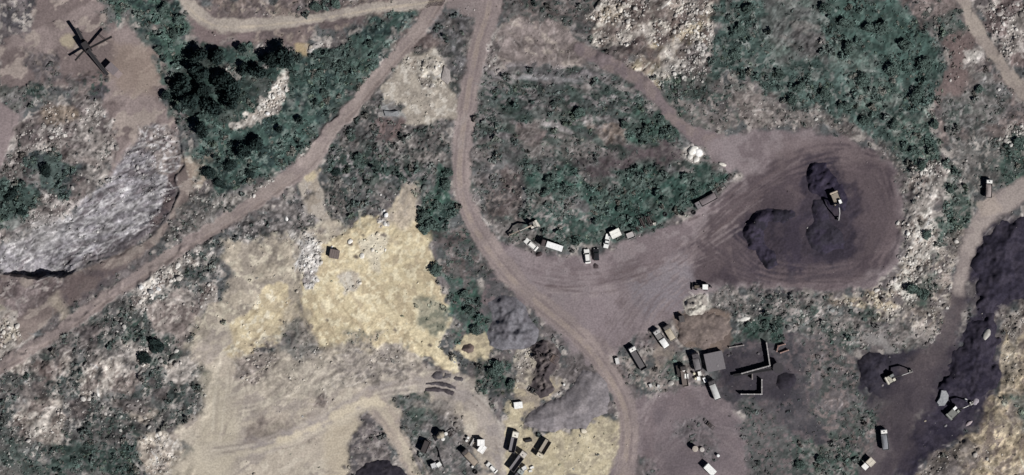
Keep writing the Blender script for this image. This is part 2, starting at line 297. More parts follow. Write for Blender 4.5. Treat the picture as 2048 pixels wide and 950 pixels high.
# --- green strip and gravel between sand and the yard road
P("870,540 900,520 960,560 990,600 975,640 960,690 915,700 895,690 906,640 890,585", (62, 88, 78), (80, 92, 88), (100, 96, 95), (16, .4, .66), rough=.28, veg=.7, rub=.05)
P("870,480 925,440 985,520 1010,560 960,560 880,545", (84, 86, 86), (100, 90, 88), (62, 78, 72), (14, .4, .62), rough=.28, veg=.4)
P("960,560 1000,540 1060,600 1000,600 970,620", (116, 104, 106), (90, 88, 90), n=(14, .4, .6), veg=.15, rough=.15)
P("905,700 930,672 965,668 1000,690 975,720 940,722", (204, 189, 154), (180, 166, 138), n=(16, .4, .6), rough=.14, veg=0, f=3, w=5)
P("955,735 985,715 1030,705 1030,790 990,795 960,770", (60, 84, 74), (80, 86, 84), (120, 116, 112), (14, .4, .64), veg=.7, rough=.3)
P("1025,700 1050,690 1078,720 1080,770 1060,780 1030,760", (176, 166, 148), (128, 120, 112), n=(12, .4, .6), rub=.5, rough=.25, veg=.1)
P("1040,780 1100,760 1120,780 1050,840 1020,850 1005,800", (178, 164, 138), (150, 138, 124), n=(14, .4, .6), rough=.1, veg=.0, rub=.2)
P("1005,790 1040,800 1050,850 1080,870 1140,866 1218,822 1246,850 1240,915 1205,960 1000,960 1015,900", (188, 175, 144), (170, 158, 134), (198, 186, 156), (16, .42, .66), rough=.12, veg=.03, rub=.2, f=5)
# --- scrub hill between the yard road and the coal loop
P("960,90 1010,60 1200,-10 1440,-10 1440,60 1380,200 1440,270 1480,330 1440,390 1330,455 1260,478 1130,500 1060,492 990,470 945,410 930,360 945,240", (92, 92, 92), (74, 82, 78), (126, 120, 118), (24, .4, .62, -12, 1.8), rough=.32, veg=.5, rub=.12)
P("1000,-10 1230,-10 1210,60 1130,55 1010,50", (90, 87, 86), (74, 78, 76), (104, 94, 92), (16, .4, .62), rough=.25, veg=.4)
P("985,55 1050,40 1130,50 1180,95 1160,140 1060,130 975,150 970,100", (136, 124, 121), (118, 107, 104), (154, 142, 134), (22, .42, .64, -20, 2.2), rough=.2, veg=.06, rub=.2)
P("955,60 1000,55 1000,150 960,160", (124, 114, 112), (92, 88, 88), (176, 170, 164), (14, .42, .62), rough=.3, veg=.2, rub=.4)
P("960,145 1050,140 1170,135 1200,155 1080,165 960,165", (126, 120, 122), (98, 96, 98), n=(12, .4, .6, -5, 3), rough=.25, veg=.15)
P("1200,-10 1445,-10 1440,60 1420,130 1330,170 1290,150 1250,110 1180,95 1180,60", (140, 128, 120), (112, 98, 92), (196, 188, 176), (18, .42, .6, 50, 1.6), rough=.36, veg=.1, rub=1.0, mnd=.5)
P("1250,140 1290,90 1340,70 1420,30 1400,90 1340,140 1320,185 1280,150", (176, 162, 136), (138, 124, 112), (206, 198, 184), (12, .42, .6, 50, 1.5), rough=.35, rub=1.0, veg=.05, a=.85)
P("1205,95 1240,85 1295,85 1300,110 1240,125 1200,112", (96, 82, 80), (74, 66, 68), n=(14, .4, .6), rough=.3, a=.9, veg=.1, rub=.3)
P("1210,15 1235,10 1240,40 1205,38", (166, 152, 132), a=.7)
P("1350,90 1400,80 1420,110 1370,120", (132, 130, 132), a=.7, f=8)
P("1340,130 1470,100 1480,150 1350,165", (142, 136, 132), (96, 96, 94), (196, 192, 188), (10, .4, .6), rub=.9, veg=.25, rough=.3)
P("1270,190 1350,170 1440,160 1550,170 1560,240 1470,260 1420,270 1370,240", (94, 90, 90), (74, 84, 79), (124, 116, 112), (15, .4, .62), rough=.3, veg=.45, rub=.2)
P("1320,160 1400,150 1420,200 1340,210", (72, 84, 78), (92, 92, 90), n=(12, .4, .6), veg=.6, rough=.3)
P("1480,180 1550,180 1580,240 1540,262 1480,258", (128, 118, 114), (104, 96, 94), (150, 142, 136), (12, .4, .62, 45, 1.5), rough=.25, veg=.15, rub=.35)
P("960,165 1080,160 1200,165 1290,190 1340,250 1350,290 1240,300 1180,270 1080,290 960,290 945,240", (76, 84, 82), (62, 76, 71), (116, 112, 112), (20, .4, .62, -12, 2), rough=.34, veg=.6, rub=.08)
P("1240,220 1320,220 1352,270 1330,292 1250,280", (64, 88, 79), (80, 94, 88), n=(14, .4, .62), veg=.8, rough=.3)
P("1180,250 1250,250 1240,282 1200,285", (142, 124, 114), (120, 108, 104), n=(12, .4, .6), a=.8, f=6, veg=.05)
L("1050,250 1100,250 1140,265", [8, 12, 8], (152, 148, 150), a=.85, veg=0)
L("1030,155 1100,158 1160,162", [6, 8, 6], (150, 148, 150), a=.7, veg=0)
L("945,290 1000,270 1060,285", [8, 10, 6], (120, 114, 116), a=.7, veg=.1)
P("1030,250 1090,262 1110,285 1040,290", (104, 92, 92), (120, 104, 102), n=(14, .4, .6), a=.8, veg=.15)
P("1155,320 1240,305 1350,292 1372,310 1340,335 1260,345 1180,368 1160,350", (92, 81, 84), (80, 72, 75), (104, 96, 96), n=(16, .4, .62), rough=.16, veg=.18, rub=.04, f=10, w=14)
P("1050,330 1160,340 1190,370 1180,400 1110,400 1060,380", (58, 84, 76), (74, 90, 84), GRNP, (18, .42, .66), rough=.28, veg=.8)
P("1170,380 1280,345 1390,330 1440,360 1420,395 1340,440 1260,462 1190,470 1160,440", (54, 78, 71), (70, 86, 80), (92, 106, 100), (18, .42, .66, 25, 1.8), rough=.3, veg=.8, rub=.06)
P("1040,400 1160,410 1200,450 1230,480 1140,500 1070,470", (84, 97, 92), (64, 82, 77), (134, 130, 127), (13, .4, .64), rough=.28, veg=.7, rub=.15)
P("1140,450 1200,455 1215,490 1150,500", (56, 80, 72), a=.7, veg=.7)
P("960,360 1030,350 1045,400 1030,440 970,450", (92, 82, 81), (78, 74, 74), (120, 110, 106), (12, .4, .62), rough=.3, veg=.3)
L("1045,370 1050,390 1048,410", 6, (140, 136, 136), a=.7)
P("1368,296 1398,288 1405,310 1396,326 1380,326 1366,312", (176, 168, 158), (206, 202, 196), n=(8, .4, .6), rub=1.2, rough=.2, veg=0, f=3, w=3)
L("1160,95 1200,118 1240,138 1285,165 1320,205 1345,235 1375,262 1420,282", [30, 26, 24, 30, 24, 22, 24, 40], (118, 105, 107), (126, 112, 110), n=(20, .4, .6), rough=.05, veg=.0, rub=.03)
P("1400,280 1440,272 1560,262 1600,290 1540,322 1470,332 1430,318", (134, 121, 122), (124, 110, 110), n=(24, .4, .6), rough=.06, veg=0, rub=.05, f=8)
# --- right: thicket, upper road, rubble
P("1435,-10 1790,-10 1850,40 1885,90 1896,140 1880,190 1852,230 1870,300 1830,350 1780,310 1700,262 1600,246 1540,200 1520,165 1440,150 1420,100", (73, 91, 86), (58, 75, 71), (110, 116, 112), (22, .42, .66), rough=.3, veg=.75, rub=.03)
P("1540,-10 1640,-10 1640,60 1620,120 1560,130 1520,70", (122, 126, 122), (98, 110, 104), n=(26, .4, .64), a=.9, f=16, veg=.2)
P("1590,60 1640,70 1640,110 1600,110", (112, 106, 106), a=.7, f=10, veg=.1)
P("1640,90 1700,80 1760,130 1720,160 1660,130", (106, 116, 110), (84, 100, 93), n=(18, .4, .6), a=.7, f=12)
P("1660,-10 1790,-10 1870,90 1880,160 1840,170 1790,160 1740,110 1680,60", (60, 83, 77), (68, 91, 84), n=(22, .4, .62), a=.8, f=10, veg=.7)
P("1640,100 1660,85 1665,130 1645,140", (82, 78, 78), a=.7, f=5)
P("1700,170 1790,170 1810,215 1720,220", (108, 116, 110), (76, 94, 86), n=(12, .4, .6), a=.7)
P("1540,200 1640,230 1740,270 1800,330 1800,380 1760,300 1700,270 1600,255 1540,262", (92, 84, 82), (76, 74, 74), (140, 132, 126), (11, .4, .62), rough=.32, veg=.3, rub=.4, a=.9)
P("1790,-10 1925,-10 1950,50 2000,140 2048,200 2048,340 2000,370 1960,330 1880,290 1850,230 1890,190 1900,140 1880,80", (112, 100, 97), (92, 86, 86), (138, 124, 120), (20, .4, .62), rough=.24, veg=.2, rub=.3)
P("1860,30 1910,20 1925,60 1880,75", (60, 78, 72), (84, 90, 86), n=(14, .4, .6), veg=.6, a=.9)
P("1890,80 1940,70 1945,150 1930,210 1880,215 1870,190 1895,150", (120, 102, 99), (108, 92, 90), n=(24, .4, .6), rough=.1, a=.85)
P("1932,110 1965,95 1970,130 1950,150 1932,145", (196, 190, 184), (150, 142, 138), n=(9, .4, .6), rub=1.2, rough=.3, veg=0, f=4)
P("1890,215 1960,130 2000,160 2030,210 2020,250 1940,270 1900,260", (98, 98, 97), (78, 86, 82), (126, 124, 122), (16, .4, .62), rough=.28, veg=.35)
P("1970,-10 2060,-10 2060,150 2010,110 1980,40", (128, 112, 109), (108, 96, 94), (170, 160, 156), (15, .4, .62), rough=.26, rub=.7, veg=.1, mnd=.4)
P("2000,255 2060,230 2060,290 2010,280", (150, 136, 130), (120, 102, 98), (200, 196, 190), (10, .4, .6), rub=.9, rough=.2)
P("1980,280 2060,275 2060,345 1990,375 1960,340", (62, 80, 73), (80, 88, 84), n=(14, .4, .62), veg=.75, rough=.28)
P("1890,260 1990,260 1990,370 1940,420 1900,400", (102, 100, 98), (80, 84, 82), (148, 142, 136), (13, .4, .62), rough=.28, veg=.35, rub=.4)
P("1770,230 1850,230 1890,300 1890,350 1830,340", (76, 94, 86), (60, 78, 72), (116, 122, 116), (14, .42, .64), veg=.7, rough=.28)
P("1880,340 1960,380 1950,430 1910,480 1880,560 1850,560 1860,460 1885,400", (84, 98, 91), (68, 84, 77), (124, 124, 118), (14, .4, .64), rough=.28, veg=.6, rub=.3)
L("1920,-10 1945,40 1980,98 2018,150 2060,200", [22, 24, 25, 24, 26], (156, 144, 134), (148, 136, 128), n=(20, .4, .6), rough=.04, veg=0, rub=.02)
# --- rim of the coal loop
P("1840,330 1872,325 1886,365 1880,400 1860,440 1835,480 1815,470 1815,390", (158, 146, 138), (118, 106, 102), (202, 198, 192), (11, .4, .6), rough=.36, veg=.15, rub=1.1)
P("1850,335 1878,345 1880,390 1862,402 1850,380", (214, 209, 202), (160, 150, 142), n=(8, .42, .62), rub=1.2, rough=.35, a=.95, f=6)
P("1790,550 1815,480 1850,440 1862,480 1850,540 1830,590 1800,610 1770,600", (176, 164, 148), (130, 118, 112), (206, 200, 194), (10, .4, .6), rough=.36, veg=.1, rub=1.1)
P("1640,600 1700,590 1790,585 1810,620 1780,650 1700,640 1640,625", (166, 152, 130), (120, 110, 104), (196, 186, 168), (10, .4, .6, 30, 1.6), rough=.34, veg=.2, rub=.8)
P("1800,600 1900,470 1930,470 1905,600 1880,680 1830,690 1800,660", (150, 138, 128), (106, 100, 98), (184, 174, 160), (11, .4, .6, 50, 1.6), rough=.34, veg=.25, rub=.5)
P("1800,560 1850,540 1870,580 1850,610 1810,605", (66, 88, 78), (96, 104, 98), n=(12, .4, .6), veg=.6, a=.9)
P("1480,590 1640,600 1780,645 1830,690 1740,690 1715,720 1600,680 1480,650 1420,600", (96, 98, 97), (74, 86, 80), (150, 142, 138), (13, .4, .62, 40, 1.5), rough=.32, veg=.45, rub=.35)
P("1640,650 1830,650 1880,690 1830,715 1720,690", (110, 104, 102), (84, 90, 87), (140, 132, 128), (12, .4, .62, 40, 1.6), rough=.3, veg=.3)
# --- the ground round the ruined bays
P("1465,660 1600,670 1715,715 1720,800 1790,860 1770,930 1750,960 1600,960 1560,900 1480,830 1390,800 1440,750 1450,690", (82, 78, 82), (70, 68, 73), (96, 87, 90), (26, .4, .62), rough=.12, veg=.12, rub=.08)
P("1440,690 1530,690 1590,740 1590,800 1480,800 1430,760", (66, 61, 68), (56, 52, 61), n=(24, .4, .6), a=.85, f=14, rough=.1, veg=.05)
P("1600,680 1720,710 1725,800 1780,850 1770,930 1700,920 1640,860 1620,760", (104, 98, 99), (80, 84, 82), (122, 110, 108), (14, .4, .62), rough=.2, veg=.3, rub=.2)
P("1690,800 1780,800 1770,900 1690,900", (92, 92, 92), (70, 84, 78), (116, 104, 102), (13, .4, .62), veg=.45, rough=.25)
P("1555,890 1660,880 1740,930 1720,960 1560,960", (84, 92, 88), (64, 80, 73), (112, 106, 104), (14, .4, .62), veg=.5, rough=.28)
P("1465,640 1540,640 1560,680 1500,690 1465,690", (56, 76, 69), (84, 92, 88), n=(12, .4, .62), veg=.7, rough=.28)
P("1470,632 1505,632 1500,645 1475,645", (200, 196, 188), a=.8, f=3, w=3, rub=.9)
# --- the yard
YARD = "985,485 1040,500 1070,508 1130,512 1200,506 1260,482 1330,456 1400,420 1440,388 1480,352 1440,325 1425,285 1475,262 1560,256 1640,262 1720,284 1780,332 1808,395 1814,470 1790,540 1740,572 1640,582 1500,578 1430,590 1388,600 1340,640 1310,645 1250,690 1215,712 1235,760 1270,795 1340,780 1400,775 1440,800 1500,840 1545,900 1560,960 1215,960 1245,900 1255,850 1235,800 1200,745 1110,670 1060,620 1000,560"
P(YARD, MAUVE, (120, 107, 110), (136, 124, 126), (50, .4, .65), rough=.05, veg=.0, rub=.03, f=6, w=6)
P("1150,590 1300,560 1370,570 1330,630 1230,690 1180,660", (136, 123, 126), a=.8, f=20)
P("1260,560 1380,510 1400,560 1360,610 1280,630", (122, 117, 124), a=.6, f=14)
P("1390,560 1375,500 1410,440 1490,360 1570,300 1660,272 1740,300 1792,360 1806,440 1782,530 1700,570 1500,575", (91, 79, 83), (80, 69, 75), n=(60, .4, .62), f=14, w=10, rough=.05)
P("1560,270 1700,275 1760,320 1700,330 1600,330 1540,320", (116, 102, 103), a=.7, f=16)
P("1450,560 1480,440 1600,400 1720,400 1730,500 1660,560", (70, 61, 70), (82, 72, 78), n=(36, .4, .62), a=.85, f=20, rough=.06)
P("1500,530 1640,520 1700,540 1640,560 1520,560", (72, 66, 74), a=.6, f=12)
P("1480,480 1500,420 1600,410 1700,440 1700,500 1640,530 1540,545 1500,520", (60, 53, 66), (72, 63, 72), n=(30, .4, .6), a=.85, f=12, rough=.08)
P("1610,330 1660,320 1700,370 1710,440 1690,510 1640,525 1600,500 1625,450 1610,400", (62, 57, 68), a=.8, f=8, rough=.1)
P("1300,800 1400,790 1480,830 1530,880 1540,960 1290,960 1270,880", (122, 109, 111), (110, 98, 102), n=(40, .4, .62), a=.8, f=14)
P("1480,820 1560,830 1580,960 1520,960", (104, 94, 98), a=.7, f=16)
P("1340,880 1350,845 1395,830 1430,845 1440,900 1420,920 1380,880", (104, 100, 101), (82, 86, 85), (124, 120, 120), (12, .4, .6), rough=.2, veg=.35, f=6)
P("1280,905 1310,900 1320,940 1310,960 1280,960", (92, 98, 96), (112, 106, 104), n=(12, .4, .6), veg=.5, rough=.2)
P("1240,730 1260,700 1300,735 1340,720 1360,700 1385,700 1380,740 1345,780 1300,785 1260,765", (122, 112, 108), (92, 98, 94), (160, 150, 142), (12, .4, .62), rough=.25, veg=.3, rub=.4, f=5)
P("1330,705 1370,700 1365,745 1330,755", (70, 92, 84), (96, 104, 98), n=(10, .4, .6), veg=.6, a=.9)
P("1385,595 1480,580 1640,586 1640,605 1480,612 1470,640 1430,620 1390,610", (90, 90, 90), (70, 78, 76), (140, 132, 128), (11, .4, .62), rough=.3, veg=.4, rub=.35)
P("1365,600 1400,585 1425,605 1410,632 1375,628", (168, 162, 152), (140, 132, 124), (196, 190, 180), (8, .4, .6), rough=.2, f=4, w=3, rub=.4)
P("1345,640 1375,628 1440,625 1465,645 1455,690 1400,705 1360,690", (124, 108, 98), (112, 97, 90), n=(22, .4, .6), rough=.07, veg=0, f=5)
P("1300,690 1350,680 1360,700 1320,730 1290,720", (142, 128, 118), (120, 108, 104), n=(12, .4, .6), rough=.15, veg=.05, a=.8)
def offset(s, o):
    p = pts_of(s); out = []
    for i, q in enumerate(p):
        a, b = np.array(p[max(i - 1, 0)]), np.array(p[min(i + 1, len(p) - 1)])
        d = b - a; d /= max(np.hypot(*d), 1e-6)
        out.append((q[0] - d[1] * o, q[1] + d[0] * o))
    return out
for q in ("1480,440 1500,415 1560,408 1605,425 1575,455 1545,460 1565,510 1560,545 1520,548 1485,500", "1600,335 1620,318 1665,322 1705,370 1712,430 1700,505 1640,522 1605,500 1620,440 1600,390"):
    P(q, (54, 48, 59), (64, 56, 65), n=(18, .4, .6), a=.85, f=9, w=14, rough=.1)
# tracks over the yard
for s in ("1050,560 1130,575 1230,560 1330,530 1420,470 1500,400", "1080,570 1200,585 1320,550 1400,500", "1230,550 1290,530 1330,525", "1240,560 1300,545", "1400,470 1450,420 1520,365 1600,310", "1420,480 1470,430 1540,380", "1380,440 1440,410 1500,350"):
    L(s, 3.6, (100, 86, 88), a=.75, f=2, w=2)
    L(offset(s, 7), 2.4, (146, 132, 132), a=.4, f=2, w=2)
for s in ("1520,575 1640,565 1740,550 1785,480", "1690,300 1760,360 1780,440 1740,530", "1460,500 1480,560 1560,572 1660,560"):
    L(s, 5.0, (116, 102, 103), a=.5, f=3, w=3)
    L(offset(s, 10), 4.0, (84, 73, 79), a=.45, f=3, w=3)
L("1150,655 1220,700 1245,760 1262,800", 14, (144, 130, 126), a=.6, f=6)
r_ = np.random.default_rng(8)                             # crossing wheel ruts
def bez(a, b, c): return [tuple((1 - t) ** 2 * np.array(a) + 2 * t * (1 - t) * np.array(b) + t * t * np.array(c)) for t in np.linspace(0, 1, 6)]
def ruts(n, A, B, Cc, jit, cs, wd=2.6):
    for k in range(n):
        q = [np.array(v) + r_.normal(0, jit, 2) for v in (A, B, Cc)]; c = cs[k % len(cs)]; p = bez(*q)
        L(p, wd, c, a=r_.uniform(.3, .6), f=1.6, w=2); L(offset(p, 10), wd, c, a=r_.uniform(.25, .5), f=1.6, w=2)
LD = ((108, 95, 98), (150, 137, 137), (116, 102, 104))
ruts(9, (1060, 545), (1230, 590), (1420, 470), 22, LD)
ruts(7, (1180, 690), (1240, 590), (1440, 440), 20, LD)
ruts(7, (1250, 760), (1260, 620), (1380, 560), 24, LD)
ruts(7, (1260, 900), (1290, 800), (1400, 790), 24, LD)
ruts(6, (1300, 940), (1400, 800), (1530, 900), 30, LD)
LC = ((74, 64, 70), (108, 94, 97), (86, 75, 80))
ruts(8, (1440, 420), (1640, 250), (1760, 330), 16, LC)
ruts(8, (1760, 330), (1830, 480), (1700, 555), 14, LC)
ruts(8, (1700, 555), (1500, 580), (1400, 500), 14, LC)
ruts(6, (1480, 480), (1540, 560), (1680, 540), 16, LC)
LB = ((72, 65, 72), (100, 90, 93), (62, 56, 64))
ruts(9, (1900, 640), (1830, 760), (1770, 930), 18, LB)
P("1470,835 1500,800 1560,830 1620,965 1495,965", (92, 93, 92), (74, 80, 78), (108, 98, 99), (14, .4, .62), a=.9, f=16, w=16, veg=.3, rough=.18)
P("1800,440 1822,455 1850,420 1862,470 1845,540 1815,600 1795,590 1812,530 1820,480", (208, 202, 192), (160, 148, 138), n=(8, .42, .62), rub=1.2, rough=.35, a=.8, f=7, w=14)
P("1740,745 1850,735 1880,700 1920,720 1850,830 1800,880 1760,860", (60, 54, 63), (74, 66, 72), n=(22, .4, .6), a=.85, f=18, w=16, rough=.08, veg=0, rub=.03)
# --- roads
ROAD_A = ("-40,758 20,722 60,700 130,655 200,604 280,550 360,497 440,450 500,412 560,370 605,338 638,300 662,262 700,222 740,172 780,125 820,80 860,30 885,-20", [24, 26, 27, 28, 27, 26, 26, 26, 27, 30, 36, 36, 30, 27, 28, 28, 28, 30, 34])
ROAD_B = ("985,-20 978,30 962,75 950,130 940,185 932,240 925,300 922,350 930,400 950,450 985,505 1030,560 1085,610 1140,655 1185,700 1220,752 1246,800 1258,850 1256,900 1245,965", [54, 46, 38, 36, 36, 38, 38, 34, 34, 36, 40, 40, 38, 36, 34, 34, 36, 38, 40, 44])
ROAD_L = ("362,-20 378,10 405,36 440,50 500,50 560,45 620,38 690,26 760,14 840,4 900,-8", [22, 24, 26, 28, 24, 22, 20, 20, 20, 22, 30])
ROAD_E = ("2070,365 2030,388 1990,415 1960,445 1942,485 1928,530 1918,580 1908,630 1890,680 1862,720 1832,770 1806,820 1790,870 1765,920 1735,970", [44, 44, 42, 38, 32, 30, 30, 32, 36, 44, 52, 60, 64, 60, 50])
L(ROAD_L[0], ROAD_L[1], (156, 145, 137), (166, 155, 144), n=(26, .4, .6), rough=.04, veg=0, rub=.02)
L(*ROAD_A, (149, 135, 130), (138, 124, 121), n=(30, .4, .6), rough=.04, veg=0, rub=.02)
L(*ROAD_B, ROADC, (142, 128, 126), n=(30, .4, .6), rough=.04, veg=0, rub=.02, f=4)
P("880,10 905,-10 1000,-10 995,40 960,70 950,40 910,30", (138, 124, 122), a=.8, rough=.05, veg=.05)
P("905,250 930,235 932,300 920,300", (150, 138, 134), a=.7, f=6)
for rd, o, c in ((ROAD_A, 5, (150, 135, 128)), (ROAD_A, -5, (148, 134, 128)), (ROAD_A, 9, (124, 110, 106)), (ROAD_B, 6, (156, 140, 130)), (ROAD_B, -5, (128, 114, 113)), (ROAD_B, 1, (154, 138, 128)), (ROAD_B, 12, (130, 116, 114)), (ROAD_L, 3, (182, 168, 150)), (ROAD_E, -8, (120, 108, 106))):
    L(offset(rd[0], o), 3.2, c, a=.8, f=1.6, w=1.5)
# --- coal ground on the right
P("1955,470 1985,440 2020,428 2070,420 2070,610 2012,612 1990,645 1996,700 2006,740 1985,790 1960,850 1900,895 1850,925 1820,965 1770,965 1790,870 1850,800 1885,740 1918,690 1928,620 1938,540", (56, 51, 64), (44, 40, 54), n=(22, .4, .62), rough=.16, veg=0, rub=.08, f=18, w=18)
P("1712,712 1740,692 1780,702 1835,698 1858,722 1830,764 1786,792 1744,794 1716,764", (56, 52, 62), (48, 45, 55), n=(24, .4, .6), rough=.1, veg=0, f=7)
L(*ROAD_E, (94, 84, 87), (84, 75, 79), n=(26, .4, .6), a=.85, f=8, w=5, rough=.05, veg=0, rub=.02)
L("2070,365 2030,388 1990,415 1960,445 1942,485 1928,530 1918,580", [44, 44, 42, 36, 30, 26, 24], (154, 142, 136), (142, 130, 126), n=(26, .4, .6), f=6, rough=.04, veg=0, rub=.02)
P("1950,395 1985,390 1995,420 1960,435", (158, 144, 134), a=.8, f=6, rough=.05, veg=0)
P("1770,790 1840,760 1850,800 1800,880 1770,960 1740,960 1780,860", (76, 69, 75), (68, 62, 69), n=(30, .4, .6), a=.7, f=14, rough=.06)
P("1790,740 1850,700 1880,720 1840,780", (92, 82, 84), a=.6, f=12)
P("1730,668 1745,690 1765,712 1795,705 1800,695 1780,690 1760,675", (132, 128, 126), a=.8, f=4, rough=.1)
P("2010,640 2070,590 2070,965 1830,965 1860,925 1905,895 1962,852 1990,790 2010,745 2000,690", (162, 146, 122), (126, 112, 101), (184, 168, 140), (15, .4, .62, 55, 2.2), rough=.28, veg=.08, rub=.35, f=6)
P("2005,690 2030,660 2040,720 2030,770 2010,800", (176, 163, 142), a=.7, f=8)
P("1830,965 1860,920 1930,880 1960,900 1920,965", (112, 104, 100), (90, 84, 86), n=(14, .4, .6, 40, 2), a=.8, f=10)
P("2020,790 2070,780 2070,850 2030,845", (70, 92, 82), (100, 104, 96), n=(12, .4, .6), veg=.6, a=.9)
P("2000,640 2060,580 2070,640 2020,680", (150, 142, 136), (112, 102, 98), (178, 170, 160), (12, .4, .6), rub=.5, a=.85, rough=.3)
# patches of darker spoil and paler rubble on the broken ground
rz = sstep(.38, .6, RUB)
def tint(c, k):
    k = k[..., None]; COL[:] = COL * (1 - k) + lin(c) * k
tint((90, 78, 77), .6 * rz * sstep(.55, .64, fbm(44, 4, 30, 1.6, seed=61)))
tint((182, 175, 167), .5 * rz * sstep(.58, .68, fbm(30, 4, 45, 1.8, seed=62)))
sc_ = sstep(.2, .32, ROUGH) * (1 - rz) * (1 - sstep(.45, .7, VEG)) * (1 - mask_poly(ROCK))
tint((78, 74, 76), .5 * sc_ * sstep(.56, .66, fbm(50, 4, -20, 1.8, seed=63)))
tint((132, 124, 120), .45 * sc_ * sstep(.58, .66, fbm(26, 4, -15, 2.4, seed=64)))
RUB *= (.35 + 1.3 * sstep(.4, .62, fbm(36, 3, 40, 1.5, seed=65)))
P("1790,760 1870,720 1920,690 1930,720 1890,800 1840,860 1790,960 1760,960 1785,860", (64, 57, 65), (76, 68, 74), n=(26, .4, .6), a=.7, f=18, w=16, rough=.08, veg=0, rub=.03)
P("1300,815 1400,800 1480,840 1500,960 1290,960", (112, 101, 105), (98, 89, 94), n=(30, .4, .62, 30, 2), a=.55, f=18, w=14)
r_ = np.random.default_rng(21); rk_ = pts_of(ROCK)
for k_ in range(420):                                    # cracks and ledges of the quarry face
    x, y = r_.uniform(5, 360), r_.uniform(270, 550); a = R(-24) + r_.normal(0, .28) + (.5 if x > 280 else 0)
    i, j = int(np.searchsorted(GY, y)), int(np.searchsorted(GX, x))
    if sd_poly(rk_, np.array([i]), np.array([j]))[0, 0] < 6: continue
    n = r_.uniform(5, 20); up = r_.random() < .45
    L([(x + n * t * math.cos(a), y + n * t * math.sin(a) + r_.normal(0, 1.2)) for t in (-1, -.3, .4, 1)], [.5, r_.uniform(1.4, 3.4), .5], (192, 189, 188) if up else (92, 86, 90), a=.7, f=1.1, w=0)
r_ = np.random.default_rng(33)
for k_ in range(46):                                     # rays of dragged spoil and rills on the tan ground
    t = r_.uniform(-1.5, 1.3); q0, q1 = r_.uniform(14, 40), r_.uniform(50, 95)
    dx, dy = math.sin(t), -math.cos(t) * .75
    L([(603 + dx * q0, 780 + dy * q0), (603 + dx * (q0 + q1) / 2 + r_.normal(0, 2), 780 + dy * (q0 + q1) / 2), (603 + dx * q1, 780 + dy * q1)], [1, r_.uniform(2, 5), 1], (196, 186, 168) if k_ % 2 else (150, 139, 129), a=.55, f=1.4, w=1)
for k_ in range(90):
    x, y = r_.uniform(400, 1000), r_.uniform(700, 945); i, j = int(np.searchsorted(GY, y)), int(np.searchsorted(GX, x))
    if ROUGH[i, j] > .16: continue
    a = R(-25) + r_.normal(0, .6); n = r_.uniform(10, 40)
    L([(x - n * math.cos(a), y - n * math.sin(a)), (x + r_.normal(0, 4), y + r_.normal(0, 4)), (x + n * math.cos(a), y + n * math.sin(a))], [1, r_.uniform(2, 7), 1], (192, 181, 162) if r_.random() < .5 else (148, 136, 126), a=.45, f=2, w=2)
L("430,920 520,900 610,872 690,838 745,812 775,830 805,885 835,955", [10, 10, 12, 12, 14, 12, 12, 14], (194, 182, 160), a=.6, f=4, w=4)
L("900,752 945,775 980,815 1000,860 1008,955", [8, 9, 9, 9, 10], (176, 167, 158), a=.6, f=3, w=3)
L("560,880 640,850 700,818 742,800 775,815", [6, 12, 14, 16, 6], (206, 192, 166), a=.8, f=5, w=4)
# dead branches, litter strips, scrape marks
r_ = np.random.default_rng(3); k_ = 0
while k_ < 2600:
    x, y = r_.uniform(0, 2048), r_.uniform(0, 950)
    i, j = int(np.searchsorted(GY, y)), int(np.searchsorted(GX, x))
    if ROUGH[i, j] < .19 or r_.random() < (.75 if COL[i, j, 1] > COL[i, j, 0] * 1.12 else .1): continue
    a = 6.28 * float(vnoise(np.array([x / 90.]), np.array([y / 90.]), 5)[0]) + r_.normal(0, .35)
    n, b = r_.uniform(5, 17), r_.normal(0, .25)
    pts = [(x + n * t * math.cos(a + b * t), y + n * t * math.sin(a + b * t)) for t in (-1, 0, 1)]
    base = COL[i, j]; lum = r_.random()
    g = np.clip(base * (1.55 if lum > .4 else .55) + (.03 if lum > .4 else 0), 0, .75)
    c = 255 * np.where(g <= .0031308, g * 12.92, 1.055 * g ** (1 / 2.4) - .055)
    L(pts, [.6, r_.uniform(1.4, 3.2), .6], tuple(c), a=.75, f=1.2, w=0)
    k_ += 1
# ------------------------------------------------------------------ relief
lift("-10,470 130,430 215,362 300,250 362,262 366,330 350,352 357,386 334,437 302,474 242,507 182,526 128,552 -10,552", -0.5, f=20)
p = pts_of("366,300 366,330 350,352 357,386 334,437 302,474 242,507 182,526 128,552 70,556 10,548 -60,560 -60,440 60,420 160,380 215,340 280,240 340,240")
cy, cx = bbox_ix(p, 10)
ix = np.ix_(cy, cx); sd = sd_poly(p, cy, cx) + 7 * (fbm(20, 3, seed=9)[ix] - .5)
uu, vv = np.meshgrid(FU[cx], FV[cy])
edge = np.full(uu.shape, 1e9)
for a, b in zip(p[:11], p[1:12]): edge = np.minimum(edge, seg_d(uu, vv, a, b)[0])
deep = .35 + 4.6 * np.exp(-((uu - 72) / 58) ** 4) + .35 * np.exp(-((uu - 352) / 26) ** 2)
H[ix] -= sstep(-1.5, 2.5, sd) * deep * (1 - sstep(0, 80, edge))
lift(SANDP, 0.7, f=10)
lift("1040,330 1440,330 1440,392 1330,440 1260,462 1130,480 1050,450", 1.4, f=26)
lift("1000,160 1300,170 1350,290 1200,330 1000,320", 1.2, f=60)
lift(GB, 0.6, f=10)
lift("2010,640 2070,600 2070,965 1860,965 1905,900 1962,852 1995,790 2012,745", 1.6, f=22)
lift("1480,590 1640,602 1790,590 1850,640 1780,680 1600,670", 0.7, f=16)
lift("1835,330 1890,330 1900,420 1860,560 1800,600 1810,480", 0.8, f=14)
lift("1205,95 1240,85 1295,85 1300,110 1240,125 1200,112", 0.7, f=8)
H += 0  # -
